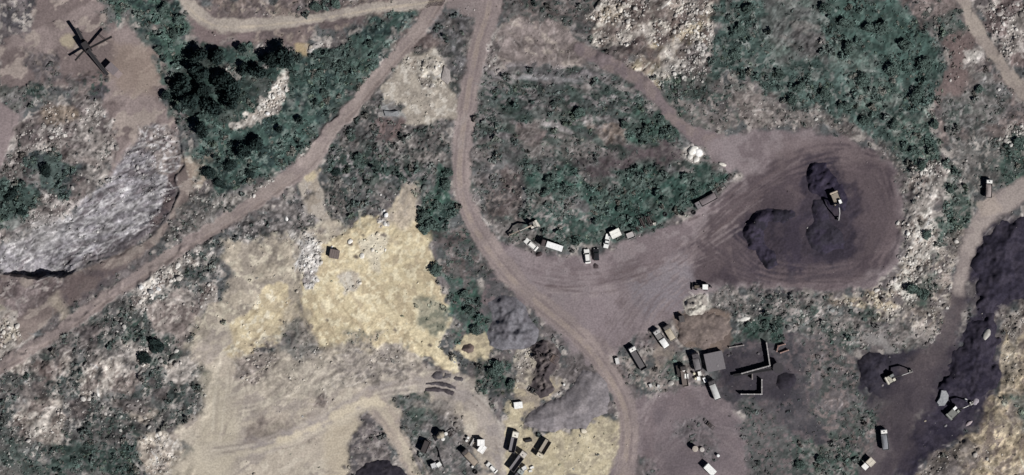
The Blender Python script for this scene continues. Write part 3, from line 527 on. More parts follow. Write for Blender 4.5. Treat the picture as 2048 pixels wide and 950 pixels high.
H += (fbm(140, 2, seed=21) - .5) * 1.2 * np.clip(ROUGH / .3, 0, 1)
HM = H.copy()
# micro relief: lumps, sharp crests, streaks, dumped loads
def ridge(sc, o, ang, st, sd): return (1 - np.abs(2 * fbm(sc, o, ang, st, sd) - 1)) ** 2 - .5
n1, n2 = fbm(16, 3, seed=31) - .5, fbm(7, 2, seed=32) - .5
n3, n4 = fbm(34, 3, 30, 1.8, seed=33) - .5, fbm(60, 3, -20, 1.5, seed=34)
wv = sstep(.4, .6, fbm(220, 2, seed=37)); mr = mask_poly(ROCK, f=8)
rg = wv * ridge(13, 3, 45, 2.4, 35) + (1 - wv) * ridge(13, 3, -18, 2.4, 36)
rf = wv * ridge(5.5, 2, 55, 2.0, 38) + (1 - wv) * ridge(5.5, 2, -25, 2.0, 39)
H += ROUGH * (1 - .6 * mr) * (.35 + 1.3 * n4) * (.45 * n1 + .9 * n2 + 1.8 * n3 + .75 * rg + .55 * rf)
H += mr * (.45 * ridge(15, 3, 28, 3.2, 70) + .3 * ridge(6, 2, 20, 3.0, 71) + .5 * (fbm(40, 2, 30, 2.5, 72) - .5))
def mounds(cell, seed):
    u, v = PX / cell, PY / cell
    ui, vi = np.floor(u).astype(np.int64), np.floor(v).astype(np.int64)
    out = np.zeros(u.shape)
    for dx in (-1, 0, 1):
        for dy in (-1, 0, 1):
            a, b = ui + dx, vi + dy
            r = .5 + .45 * _hash(a, b, seed + 2)
            d = np.hypot(u - a - _hash(a, b, seed), v - b - _hash(a, b, seed + 1)) / r
            out = np.maximum(out, r * np.clip(1.05 - d, 0, .9))
    return out
H += MND * 2.4 * mounds(24, 77)
rr = np.clip((ROUGH - .06) * 4.5, .06, 1)                # clods, stains and bare flecks: more of them on broken ground
rr = rr * .78
COLM = 1 + (fbm(9, 3, seed=41) - .5) * .7 * rr + (fbm(60, 2, seed=42) - .5) * .18
COLM *= 1 - .34 * rr * sstep(.58, .66, fbm(8, 3, 40, 1.5, seed=43)) - .22 * rr * sstep(.6, .66, fbm(18, 3, -30, 2.2, seed=44))
COLM *= 1 + .40 * rr * sstep(.62, .70, fbm(7, 3, 35, 1.7, seed=45)) + .25 * rr * sstep(.62, .7, fbm(15, 3, -50, 2, seed=46))
COL *= COLM[..., None].astype(np.float32)
far = sstep(90, 190, np.maximum(np.maximum(-PX, PX - 2048), np.maximum(-PY, PY - 950)))[..., None]
COL[:] = COL * (1 - far) + lin((100, 95, 92)) * far
H *= (1 - far[..., 0])
# ------------------------------------------------------------------ materials
ALB = 0.92
def new_mat(name, build, rough=.9, spec=.15):
    m = bpy.data.materials.new(name); m.use_nodes = True
    nt = m.node_tree; b = nt.nodes['Principled BSDF']
    b.inputs['Roughness'].default_value = rough
    b.inputs['Specular IOR Level'].default_value = spec
    build(nt, b); return m
def noise_node(nt, scale, detail=3, coord='Object'):
    tc = nt.nodes.new('ShaderNodeTexCoord'); n = nt.nodes.new('ShaderNodeTexNoise')
    n.inputs['Scale'].default_value = scale; n.inputs['Detail'].default_value = detail
    nt.links.new(tc.outputs[coord], n.inputs['Vector']); return n
def modulate(nt, b, src, scale, lo, hi, coord='Object', detail=3):
    n = noise_node(nt, scale, detail, coord); r = nt.nodes.new('ShaderNodeMapRange')
    r.inputs[1].default_value = .3; r.inputs[2].default_value = .7
    r.inputs[3].default_value = lo; r.inputs[4].default_value = hi
    nt.links.new(n.outputs['Fac'], r.inputs[0])
    x = nt.nodes.new('ShaderNodeVectorMath'); x.operation = 'SCALE'
    nt.links.new(src, x.inputs[0]); nt.links.new(r.outputs[0], x.inputs['Scale'])
    nt.links.new(x.outputs[0], b.inputs['Base Color'])
def attr_mat(name, scale, lo, hi, rough=.95, spec=.1):      # colour laid on the mesh, grain from noise
    def f(nt, b):
        a = nt.nodes.new('ShaderNodeAttribute'); a.attribute_name = 'Col'
        modulate(nt, b, a.outputs['Color'], scale, lo, hi)
    return new_mat(name, f, rough, spec)
def obj_mat(name, scale, lo, hi, rough=.9, spec=.1):        # colour of the object, grain from noise
    def f(nt, b):
        a = nt.nodes.new('ShaderNodeObjectInfo')
        modulate(nt, b, a.outputs['Color'], scale, lo, hi)
    return new_mat(name, f, rough, spec)
_cm = {}
def col_mat(name, c, rough=.7, spec=.3, scale=3.0, lo=.8, hi=1.1, metal=0.0):
    if name in _cm: return _cm[name]
    def f(nt, b):
        v = nt.nodes.new('ShaderNodeRGB'); v.outputs[0].default_value = (*lin(c), 1)
        modulate(nt, b, v.outputs[0], scale, lo, hi)
        b.inputs['Metallic'].default_value = metal
    _cm[name] = new_mat(name, f, rough, spec); return _cm[name]
M_GROUND = attr_mat('earth', 1.6, .82, 1.18)
M_LEAF = obj_mat('leaf', 2.0, .65, 1.3, .85, .1)
M_LEAFS = attr_mat('leaf_cover', 1.2, .7, 1.3, .85, .1)
M_STONE = obj_mat('stone', 2.2, .75, 1.15)
M_STONES = attr_mat('stone_bits', 2.0, .8, 1.15)
M_BARK = col_mat('bark', (82, 74, 68))

# ------------------------------------------------------------------ meshes from arrays
def mesh_np(name, V, F, mat, col=None, smooth=True):
    V = np.asarray(V, np.float32); F = np.asarray(F, np.int32)
    me = bpy.data.meshes.new(name); k = F.shape[1]
    me.vertices.add(len(V)); me.vertices.foreach_set('co', V.ravel())
    me.loops.add(F.size); me.loops.foreach_set('vertex_index', F.ravel())
    me.polygons.add(len(F)); me.polygons.foreach_set('loop_start', np.arange(0, F.size, k, dtype=np.int32))
    me.polygons.foreach_set('loop_total', np.full(len(F), k, np.int32))
    if smooth: me.polygons.foreach_set('use_smooth', np.ones(len(F), bool))
    me.update(calc_edges=True)
    if col is not None:
        at = me.color_attributes.new('Col', 'FLOAT_COLOR', 'POINT')
        at.data.foreach_set('color', np.concatenate([np.clip(col, .004, .9) * ALB, np.ones((len(V), 1))], 1).astype(np.float32).ravel())
    if mat: me.materials.append(mat)
    return me
def add(name, me, parent=None, loc=None, rot=None):
    o = bpy.data.objects.new(name, me); C.objects.link(o)
    if parent: o.parent = parent
    if loc is not None: o.location = loc
    if rot is not None: o.rotation_euler = rot
    return o
def tag(o, label=None, cat=None, group=None, kind=None):
    for k, v in (('label', label), ('category', cat), ('group', group), ('kind', kind)):
        if v: o[k] = v
    return o
WX, WY = (PX - 1024) / S, (475 - PY) / S
IDX = np.arange(NX * NY).reshape(NY, NX)
QUADS = np.stack([IDX[1:, :-1], IDX[1:, 1:], IDX[:-1, 1:], IDX[:-1, :-1]], -1).reshape(-1, 4)
def sheet(name, mask, z, col, mat=M_GROUND, parent=None):     # the part of the grid inside a mask, as its own mesh
    m = mask > .02
    fm = (m[1:, :-1] & m[1:, 1:] & m[:-1, 1:] & m[:-1, :-1]).ravel()
    q = QUADS[fm]
    u, inv = np.unique(q, return_inverse=True)
    V = np.stack([WX.ravel()[u], WY.ravel()[u], z.ravel()[u]], -1)
    return add(name, mesh_np(name, V, inv.reshape(-1, 4), mat, col.reshape(-1, 3)[u]), parent)

ground = add('ground', mesh_np('ground', np.stack([WX, WY, H], -1).reshape(-1, 3), QUADS, M_GROUND, COL.reshape(-1, 3)))
tag(ground, kind='structure')
for nm, (s, w) in (('dirt_road', ROAD_A), ('dirt_road', ROAD_B), ('dirt_road', ROAD_L), ('haul_road', ROAD_E)):
    tag(sheet(nm, mask_line(s, np.array(w) * .92), H + .03, COL), kind='structure')
tag(sheet('dirt_road', mask_line("1920,-10 1945,40 1980,98 2018,150 2060,200", 23), H + .03, COL), kind='structure')
tag(sheet('footpath', mask_line("1200,118 1240,138 1285,165 1320,205 1345,235 1375,262", 20), H + .03, COL), kind='structure')

TOP = H.copy()
def zat(px, py, F=None):
    F = TOP if F is None else F
    j = int(np.clip(np.searchsorted(GX, px) - 1, 0, NX - 2)); i = int(np.clip(np.searchsorted(GY, py) - 1, 0, NY - 2))
    a = (px - GX[j]) / (GX[j + 1] - GX[j]); b = (py - GY[i]) / (GY[i + 1] - GY[i])
    return float((F[i, j] * (1 - a) + F[i, j + 1] * a) * (1 - b) + (F[i + 1, j] * (1 - a) + F[i + 1, j + 1] * a) * b)
def zarr(px, py, F=None):
    F = TOP if F is None else F
    j = np.clip(np.searchsorted(GX, px) - 1, 0, NX - 2); i = np.clip(np.searchsorted(GY, py) - 1, 0, NY - 2)
    return F[i, j], i, j

# ------------------------------------------------------------------ heaps
def heap(name, label, cat, s, hmax, slope, c, c2=None, lump=.25, ls=14, w=5, group=None, n=(16, .4, .6, 0, 1), furrow=None):
    p = pts_of(s); cy, cx = bbox_ix(p, 14)
    cy = cy[(GY[cy] >= -110) & (GY[cy] <= 1060)]; cx = cx[(GX[cx] >= -120) & (GX[cx] <= 2168)]
    x0, x1 = min(q[0] for q in p), max(q[0] for q in p)
    cx = cx[(GX[cx] >= x0 - 20) & (GX[cx] <= max(x1 + 20, 2048 if x1 > 2040 else 0))]
    ix = np.ix_(cy, cx)
    sd = sd_poly(p, cy, cx) + w * 2 * (fbm(22, 3, seed=51)[ix] - .5)
    ok = sd > -2.5; g = np.zeros(sd.shape, bool); g.ravel()[np.argmax(np.where(ok, sd, -99))] = True
    while True:                                            # keep one connected body
        n_ = g.copy(); n_[1:] |= g[:-1]; n_[:-1] |= g[1:]; n_[:, 1:] |= g[:, :-1]; n_[:, :-1] |= g[:, 1:]; n_ &= ok
        if (n_ == g).all(): break
        g = n_
    sd = np.where(g, sd, -9)
    d = np.clip(sd / S, 0, None)
    h = hmax * (1 - np.exp(-d * slope / hmax))
    h = h * (1 + lump * 3.0 * (fbm(ls, 3, seed=52)[ix] - .5)) + lump * .35 * np.clip(d, 0, 1) * (fbm(6, 2, seed=53)[ix] - .5)
    if furrow: h = h + furrow[1] * np.clip(d, 0, 1.5) / 1.5 * np.sin(2 * np.pi * (PX[ix] * math.cos(R(furrow[0])) - PY[ix] * math.sin(R(furrow[0]))) / furrow[2] + 4 * fbm(30, 2, seed=54)[ix])
    kk = np.clip(d / 1.5, 0, 1); base = H[ix] * (1 - kk) + (HM[ix] + .25) * kk
    z = np.full((NY, NX), -99.0, np.float32); z[ix] = np.where(sd > 0, np.maximum(base + h, H[ix] + .02), H[ix] - .12)
    m = np.zeros((NY, NX), np.float32); m[ix] = g
    col = COL.copy(); cc = np.broadcast_to(lin(c), sd.shape + (3,))
    if c2 is not None:
        t = sstep(n[1], n[2], fbm(n[0], 4, n[3], n[4], 57)[ix])[..., None]; cc = cc * (1 - t) + lin(c2) * t
    g = (1 + .3 * (fbm(5, 2, seed=58)[ix] - .5))[..., None]
    col[ix] = cc * g
    o = sheet(name, m, z, col)
    TOP[ix] = np.maximum(TOP[ix], z[ix])
    VEG[ix] *= (sd < 0); RUB[ix] = np.where(sd > 0, .02, RUB[ix])
    return tag(o, label, cat, group)
heap('coal_heap', 'black coal heap north of the small excavator inside the round haul loop', 'coal heap', "1612,345 1624,328 1652,328 1668,350 1690,375 1700,402 1688,420 1660,420 1648,400 1618,385", 2.6, .75, COAL, COALP, .3)
heap('coal_heap', 'black coal ridge running south from beside the excavator in the haul loop', 'coal heap', "1622,392 1655,400 1660,440 1690,470 1688,500 1650,508 1622,500 1612,470 1625,440", 1.5, .45, (54, 50, 61), COALP, .3)
heap('coal_heap', 'curved black coal heap with a hollow side, west half of the haul loop', 'coal heap', "1488,470 1490,445 1512,424 1548,420 1590,424 1600,436 1570,444 1540,444 1522,462 1530,486 1552,502 1556,530 1535,538 1518,522 1512,500 1496,494", 2.2, .8, (44, 41, 51), COALP, .3)
heap('coal_heap', 'great black coal stockpile along the eastern haul road', 'coal heap', "1972,470 1992,448 2022,436 2056,434 2056,600 2014,606 1984,620 1955,610 1946,580 1950,530", 3.0, .35, (48, 44, 58), (58, 53, 66), .35, 26, w=10, furrow=(60, .10, 26))
heap('coal_heap', 'long black coal stockpile south of the lone pale boulder', 'coal heap', "1946,640 1985,632 1994,660 1990,720 1996,745 1975,790 1950,800 1900,790 1882,775 1895,735 1925,690", 2.6, .4, (44, 40, 54), (56, 51, 64), .35, 22, w=10, furrow=(40, .10, 22))
heap('coal_heap', 'low black coal heap behind the excavator with its arm stretched east', 'coal heap', "1716,722 1738,702 1770,712 1776,735 1758,752 1762,775 1740,785 1722,762", 1.6, .5, (46, 43, 54), (56, 52, 62), .3)
heap('coal_heap', 'small round coal heap beside the ruined bays', 'coal heap', "1551,768 1556,752 1572,744 1590,746 1594,760 1584,776 1562,780", 1.3, .7, (50, 46, 55), (56, 52, 60), .12, w=2)
heap('coal_heap', 'black coal heap cut off by the bottom edge beside the tan track', 'coal heap', "700,965 712,940 730,926 765,922 795,930 812,948 826,970", 2.0, .5, (46, 43, 52), (56, 52, 60), .2)
heap('gravel_heap', 'broad grey gravel heap spilling onto the yellow sand', 'gravel heap', "1046,848 1058,828 1090,806 1128,792 1148,764 1166,742 1196,742 1212,760 1218,800 1214,826 1184,838 1172,858 1130,858 1110,868 1080,862", 3.6, .46, (121, 115, 118), (132, 125, 127), .14, 40, w=3, furrow=(70, .10, 40))
heap('gravel_heap', 'lumpy blue-grey gravel heaps west of the main yard road', 'gravel heap', "974,606 1000,590 1030,596 1052,612 1064,640 1080,660 1070,690 1040,700 1005,700 980,690 972,665 985,640", 2.2, .6, (116, 114, 120), (103, 100, 106), .5, 24, w=2)
heap('soil_heap', 'smooth brown soil heap below the crumpled white sheeting', 'soil heap', "1350,648 1372,634 1432,628 1456,640 1464,660 1452,684 1410,694 1376,690 1356,676", 1.6, .35, (124, 110, 103), (114, 101, 96), .2, 24, w=8)
heap('sand_heap', 'crumpled cream rubble heap of old sheeting by the backhoe loader', 'rubble heap', "1366,618 1372,598 1390,588 1408,592 1414,612 1404,628 1380,630", 1.2, .6, (190, 184, 172), (150, 142, 134), .6, 7, n=(8, .4, .6, 0, 1))
heap('scrap_heap', 'dark burnt looking scrap heap between gravel and cream rubble', 'scrap heap', "1062,690 1085,680 1108,690 1124,708 1118,735 1104,752 1106,790 1080,800 1062,780 1074,750", 1.6, .6, (78, 70, 72), (108, 98, 96), .6, 8)
heap('soil_heap', 'small brown soil heap on a patch of yellow sand', 'soil heap', "922,700 928,690 940,686 950,692 948,704 936,708", 1.0, .7, (98, 84, 80), (112, 96, 90), .15, w=2)
heap('soil_heap', 'dark soil windrow, upper of two stripes across the tan track', 'windrow', "849,764 870,762 895,766 912,773 912,779 895,774 870,771 850,771", .45, .7, (88, 82, 86), (74, 69, 73), .2, w=2)
heap('soil_heap', 'dark soil windrow, lower of two stripes across the tan track', 'windrow', "848,775 870,773 890,777 908,783 905,789 888,785 868,783 850,782", .45, .7, (90, 82, 85), (76, 69, 73), .2, w=2)
heap('soil_heap', 'flat dark soil heap at the west end above the striped windrows', 'soil heap', "852,757 858,748 870,744 883,747 884,755 870,758", .35, .4, (100, 95, 97), (84, 79, 83), .3, w=4)
heap('soil_heap', 'flat dark soil heap in the middle above the striped windrows', 'soil heap', "888,756 890,746 903,742 908,748 902,758", .35, .4, (100, 95, 97), (84, 79, 83), .3, w=4)
heap('soil_heap', 'flat dark soil heap at the east end above the striped windrows', 'soil heap', "906,756 912,752 924,757 928,765 914,764", .35, .4, (100, 95, 97), (84, 79, 83), .3, w=4)
# ------------------------------------------------------------------ solid parts
class Bld:
    def __init__(s): s.bm = bmesh.new()
    def box(s, x0, x1, y0, y1, z0, z1, tx=0., ty=0., sx=0.):   # tx, ty: how much the top draws in; sx: how far it leans
        v = [s.bm.verts.new(q) for q in ((x0, y0, z0), (x1, y0, z0), (x1, y1, z0), (x0, y1, z0),
             (x0 + tx + sx, y0 + ty, z1), (x1 - tx + sx, y0 + ty, z1), (x1 - tx + sx, y1 - ty, z1), (x0 + tx + sx, y1 - ty, z1))]
        for f in ((3, 2, 1, 0), (4, 5, 6, 7), (0, 1, 5, 4), (1, 2, 6, 5), (2, 3, 7, 6), (3, 0, 4, 7)):
            s.bm.faces.new([v[i] for i in f])
        return s
    def bar(s, a, b, w, h):
        a, b = Vector(a), Vector(b); d = (b - a).normalized()
        side = d.cross(Vector((0, 0, 1)));
        side = (side if side.length > 1e-3 else Vector((0, 1, 0))).normalized(); up = side.cross(d)
        v = [s.bm.verts.new(p + side * i * w / 2 + up * j * h / 2) for p in (a, b) for i, j in ((-1, -1), (1, -1), (1, 1), (-1, 1))]
        for f in ((3, 2, 1, 0), (4, 5, 6, 7), (0, 1, 5, 4), (1, 2, 6, 5), (2, 3, 7, 6), (3, 0, 4, 7)):
            s.bm.faces.new([v[i] for i in f])
        return s
    def cyl(s, a, b, r, r2=None, n=14, cap=True):
        a, b = Vector(a), Vector(b); d = (b - a).normalized(); r2 = r if r2 is None else r2
        e = d.orthogonal().normalized(); f = d.cross(e)
        A = [s.bm.verts.new(a + (e * math.cos(t) + f * math.sin(t)) * r) for t in np.linspace(0, 2 * math.pi, n, False)]
        Bv = [s.bm.verts.new(b + (e * math.cos(t) + f * math.sin(t)) * r2) for t in np.linspace(0, 2 * math.pi, n, False)]
        for i in range(n): s.bm.faces.new((A[i], A[(i + 1) % n], Bv[(i + 1) % n], Bv[i]))
        if cap: s.bm.faces.new(A[::-1]); s.bm.faces.new(Bv)
        return s
    def prism(s, prof, y0, y1):                               # profile in x,z
        A = [s.bm.verts.new((x, y0, z)) for x, z in prof]; Bv = [s.bm.verts.new((x, y1, z)) for x, z in prof]
        n = len(prof)
        for i in range(n): s.bm.faces.new((A[i], A[(i + 1) % n], Bv[(i + 1) % n], Bv[i]))
        s.bm.faces.new(A[::-1]); s.bm.faces.new(Bv); return s
    def done(s, name, mat, parent, bevel=.03):
        bmesh.ops.recalc_face_normals(s.bm, faces=s.bm.faces)
        if bevel:
            es = [e for e in s.bm.edges if len(e.link_faces) == 2 and e.calc_face_angle(0) > .7]
            bmesh.ops.bevel(s.bm, geom=es, offset=bevel, segments=1, affect='EDGES', clamp_overlap=True)
        me = bpy.data.meshes.new(name); s.bm.to_mesh(me); s.bm.free(); me.materials.append(mat)
        return add(name, me, parent)
EXC = np.zeros((NY, NX), bool)                                # where nothing is scattered
def keep_clear(a, b, half):
    u0, u1 = min(a[0], b[0]) - half, max(a[0], b[0]) + half; v0, v1 = min(a[1], b[1]) - half, max(a[1], b[1]) + half
    cx = np.nonzero((GX >= u0) & (GX <= u1))[0]; cy = np.nonzero((GY >= v0) & (GY <= v1))[0]
    if len(cx) and len(cy):
        u, v = np.meshgrid(GX[cx], GY[cy]); EXC[np.ix_(cy, cx)] |= seg_d(u, v, a, b)[0] < half
def empty(name, front, rear, label, cat, group=None, half=8):
    """An Empty on the ground, its +X pointing from rear to front; returns it and the length in metres."""
    x0, y0, x1, y1 = wx(rear[0]), wy(rear[1]), wx(front[0]), wy(front[1])
    cxp, cyp = (front[0] + rear[0]) / 2, (front[1] + rear[1]) / 2
    fx, fy = (front[0] - rear[0]) / 3, (front[1] - rear[1]) / 3
    z = np.median([zat(cxp, cyp), zat(cxp + fx, cyp + fy), zat(cxp - fx, cyp - fy)])
    o = add(name, None, None, ((x0 + x1) / 2, (y0 + y1) / 2, float(z)), (0, 0, math.atan2(y1 - y0, x1 - x0)))
    keep_clear(front, rear, half)
    tag(o, label, cat, group); return o, math.hypot(x1 - x0, y1 - y0)
BLACK = lambda: col_mat('black_rubber', (38, 37, 40), .85, .2)
STEEL = lambda: col_mat('dark_steel', (62, 60, 63), .6, .4)
GLASS = lambda: col_mat('dark_glass', (26, 34, 38), .12, .6, lo=.95, hi=1.05)
def paint(name, c, rough=.45): return col_mat(name, c, rough, .4, 2.0, .86, 1.05)
def M(c, rough=.5): return paint('paint_%d_%d_%d' % c, c, rough)
WHITE = (226, 224, 218)
def wheel(root, x, y, r, wd=.28):
    s = 1 if y > 0 else -1
    t = Bld().cyl((x, y - wd / 2, r), (x, y + wd / 2, r), r, n=18).done('wheel', BLACK(), root, .03)
    Bld().cyl((x, y + s * (wd / 2 + .004), r), (x, y + s * (wd / 2 + .04), r), r * .5, n=12).done('rim', STEEL(), t, 0)
def tipper(front, rear, wpx, label, cab=WHITE, bed=(92, 90, 92), load=None, load_to=1.0, cab_len=1.5, wall=1.0, group=None, bed_z=1.05, cab_h=2.55, vent=True, cat='tipper truck', name='tipper_truck'):
    root, Ln = empty(name, front, rear, label, cat, group, wpx * .75)
    w = wpx / S / 2; f, b = Ln / 2, -Ln / 2; c0 = f - cab_len
    k = Bld()
    for y in (-.45, .33): k.box(b + .2, f - .2, y, y + .12, .62, .86)
    for x in np.linspace(b + .5, c0 - .2, 4): k.box(x, x + .1, -.33, .33, .66, .82)
    k.box(f - .12, f + .04, -w + .1, w - .1, .45, .75)
    k.done('chassis', STEEL(), root)
    cb = Bld().prism([(c0, .86), (f - .02, .86), (f, 1.45), (f - .18, cab_h - .12), (f - .32, cab_h), (c0 + .05, cab_h), (c0, cab_h - .1)], -w + .06, w - .06).done('cab', M(cab), root, .06)
    Bld().box(f - .10, f - .04, -w + .2, w - .2, 1.5, cab_h - .25, 0, .06, -.13).done('windscreen', GLASS(), cb, 0)
    for s in (-1, 1):
        Bld().box(c0 + .35, f - .35, s * (w - .055) - .012, s * (w - .055) + .012, 1.5, cab_h - .3, .1).done('side_window', GLASS(), cb, 0)
        Bld().box(f - .03, f + .03, s * (w - .4) - .14, s * (w - .4) + .14, .95, 1.15).done('headlight', M((214, 214, 206)), root, 0)
        Bld().bar((f - .2, s * (w - .04), 1.9), (f - .05, s * (w + .22), 2.0), .05, .05).box(f - .1, f - .02, s * (w + .22) - .08, s * (w + .22) + .08, 1.6, 2.0).done('mirror', BLACK(), root, 0)
    if vent: Bld().box(c0 + .5, c0 + .85, -.2, .2, cab_h, cab_h + .08).done('roof_hatch', STEEL(), cb, .01)
    d = Bld(); e = c0 - .15
    d.box(b, e, -w, w, bed_z - .12, bed_z)
    for s in (-1, 1):
        y0, y1 = sorted((s * w, s * (w - .09))); d.box(b, e, y0, y1, bed_z + .003, bed_z + wall)
        for x in np.linspace(b + .25, e - .35, 5):
            y0, y1 = sorted((s * (w + .002), s * (w + .07))); d.box(x, x + .1, y0, y1, bed_z - .1, bed_z + wall - .04)
    d.box(e - .09, e, -w + .093, w - .093, bed_z + .003, bed_z + wall + .3)
    bd = d.done('tipper_bed', M(bed, .65), root, .015)
    Bld().box(b - .07, b - .004, -w, w, bed_z - .05, bed_z + wall - .1).done('tailgate', M(bed, .65), bd, .01)
    if load:
        n, mm = 14, 8; V = []; F = []
        for i in range(n):
            for j in range(mm):
                x, y = b + .1 + (e - b - .3) * load_to * i / (n - 1), (-w + .11) + (2 * w - .22) * j / (mm - 1)
                g = abs(math.sin(math.pi * i / (n - 1)) * math.sin(math.pi * j / (mm - 1))) ** .5
                V.append((x, y, bed_z + wall * (.62 + .42 * g) + random.uniform(-.05, .05)))
        for i in range(n - 1):
            for j in range(mm - 1): a = i * mm + j; F.append((a, a + mm, a + mm + 1, a + 1))
        add('load', mesh_np('load', V, F, M(load, .95)), root)
    for s in (-1, 1):
        wheel(root, f - .75, s * (w - .17), .48)
        for x in (b + .75, b + 1.75) if Ln > 5.5 else (b + .8,): wheel(root, x, s * (w - .22), .48, .42)
    Bld().box(c0 - .1, c0 + .5, w - .45, w - .05, .45, .8).done('fuel_tank', STEEL(), root)
    return root
def car(front, rear, wpx, label, paintc=WHITE, pickup=False, cat='car', name='parked_car', h=1.5, glass_roof=0):
    root, Ln = empty(name, front, rear, label, cat, None, wpx * .8)
    w = wpx / S / 2; f = Ln / 2
    Bld().prism([(-f, .35), (f - .05, .35), (f, .62), (f - .12, .84), (f * .42, .98), (-f + .1, .98), (-f, .8)], -w, w).done('body', M(paintc, .3), root, .09)
    x1, x0 = f * .40, (-f * .15 if pickup else -f * .72)
    Bld().box(x0 - .18, x1 + .15, -w + .09, w - .09, .97, h - .06, .42, .16, -.04).done('glasshouse', GLASS(), root, .04)
    rf = Bld().box(x0 + .26, x1 - .32, -w + .24, w - .24, h - .065, h, .05, .05).done('roof', M(paintc, .3), root, .02)
    if pickup:
        q = Bld()
        q.box(-f + .05, x0 - .3, -w + .04, -w + .14, .98, 1.2).box(-f + .05, x0 - .3, w - .14, w - .04, .98, 1.2).box(-f + .05, -f + .13, -w + .145, w - .145, .98, 1.2)
        q.done('cargo_bed', M(paintc, .3), root, .01)
    for s in (-1, 1):
        Bld().box(f - .08, f + .02, s * (w - .3) - .16, s * (w - .3) + .16, .62, .78).done('headlight', M((220, 220, 214)), root, 0)
        Bld().box(-f - .02, -f + .06, s * (w - .22) - .12, s * (w - .22) + .12, .66, .84).done('tail_light', M((150, 40, 36)), root, 0)
        Bld().box(x1 - .05, x1 + .12, s * (w + .08) - .09, s * (w + .08) + .09, .98, 1.12).done('mirror', M(paintc, .3), root, .02)
        for x in (f - .85, -f + .85): wheel(root, x, s * (w - .1), .33, .2)
    return root
def excavator(front, rear, tip, label, bodyc=(186, 176, 150), cabc=WHITE, boomc=(150, 146, 138), elbow=.55, eh=3.6, side=1, width=2.7, bucket=(70, 68, 70), group=None):
    root, Ln = empty('excavator', front, rear, label, 'excavator', group, 17)
    w = width / 2; f = Ln / 2
    for s in (-1, 1):
        t = Bld().prism([(-f + .3, .05), (f - .1, .05), (f + .15, .4), (f - .1, .78), (-f + .3, .78), (-f + .05, .4)], s * w - .28, s * w + .28).done('track', BLACK(), root, .06)
        for x in np.linspace(-f + .45, f - .25, 5): Bld().cyl((x, s * (w + .285), .4), (x, s * (w + .33), .4), .22, n=10).done('road_wheel', STEEL(), t, 0)
    Bld().cyl((0, 0, .55), (0, 0, 1.0), .75, n=20).box(-.9, .9, -w + .3, w - .3, .4, .65).done('turntable', STEEL(), root, .02)
    Bld().box(-f + .1, f - .5, -w + .1, w - .1, 1.0, 1.25).done('deck', STEEL(), root)
    Bld().prism([(-f - .15, 1.05), (-f + .55, 1.05), (-f + .55, 2.1), (-f + .05, 2.15), (-f - .2, 1.8)], -w, w).done('counterweight', M(bodyc), root, .08)
    hd = Bld().box(-f + .56, f - 1.5, -w + .12, w - .12, 1.255, 2.0, .04, .08).done('engine_hood', M(tuple(int(v * .8) for v in bodyc)), root, .05)
    Bld().cyl((-f + .9, side * -.5, 2.0), (-f + .9, side * -.5, 2.45), .07).done('exhaust', BLACK(), hd, 0)
    y0, y1 = sorted((side * .32, side * (w - .05)))
    cb = Bld().box(f - 1.75, f - .3, y0, y1, 1.26, 2.85, .08, .06).done('cab', GLASS(), root, .03)
    Bld().box(f - 1.7, f - .38, y0 + .03, y1 - .03, 2.84, 2.95, .02, .02).done('cab_roof', M(cabc), cb, .02)
    y0, y1 = sorted((-side * .35, -side * (w - .1)))
    Bld().box(f - 1.4, f - .45, y0, y1, 1.26, 1.85).done('tool_box', M(bodyc), root, .05)
    inv = Matrix.Rotation(-root.rotation_euler.z, 4, 'Z')
    T = inv @ Vector((wx(tip[0]) - root.location.x, wy(tip[1]) - root.location.y, 0)); T.z = zat(*tip) - root.location.z + .25
    A = Vector((f - .75, -side * .05, 1.6)); dirn = Vector((T.x - A.x, T.y - A.y, 0)); rch = dirn.length; dirn.normalize()
    E = A + dirn * rch * elbow * .62 + Vector((0, 0, eh)); E2 = A + dirn * rch * elbow * 1.25 + Vector((0, 0, eh * .86)); K = A + dirn * rch * .97; K.z = T.z + .9
    Bld().bar(A, E, .42, .6).bar(E - (E - A).normalized() * .2, E2, .40, .55).done('boom', M(boomc), root, .04)
    Bld().bar(E2 + (E2 - K).normalized() * .5, K, .32, .42).done('stick', M(boomc), root, .03)
    Bld().cyl(A + Vector((0, 0, -.2)) + dirn * .3, E - Vector((0, 0, .3)), .09).done('hydraulic_ram', M((190, 188, 184), .3), root, 0)
    Bld().cyl(E + Vector((0, 0, .35)), E2 + Vector((0, 0, .5)), .08).done('hydraulic_ram', M((190, 188, 184), .3), root, 0)
    bu = Bld(); sd = dirn.cross(Vector((0, 0, 1))); q = [(0, .0), (.15, -.55), (-.25, -.95), (-.85, -.8), (-.95, -.35), (-.8, -.35), (-.7, -.68), (-.28, -.8), (.0, -.5), (-.12, 0)]
    A_ = [bu.bm.verts.new(K + dirn * x + Vector((0, 0, z)) + sd * .55) for x, z in q]; B_ = [bu.bm.verts.new(K + dirn * x + Vector((0, 0, z)) - sd * .55) for x, z in q]
    for i in range(len(q)): bu.bm.faces.new((A_[i], A_[(i + 1) % len(q)], B_[(i + 1) % len(q)], B_[i]))
    for g in (A_, B_):
        bu.bm.faces.new((g[0], g[1], g[8], g[9])); bu.bm.faces.new((g[1], g[2], g[7], g[8])); bu.bm.faces.new((g[2], g[3], g[6], g[7])); bu.bm.faces.new((g[3], g[4], g[5], g[6]))
    bu.done('bucket', M(bucket), root, 0)
    return root
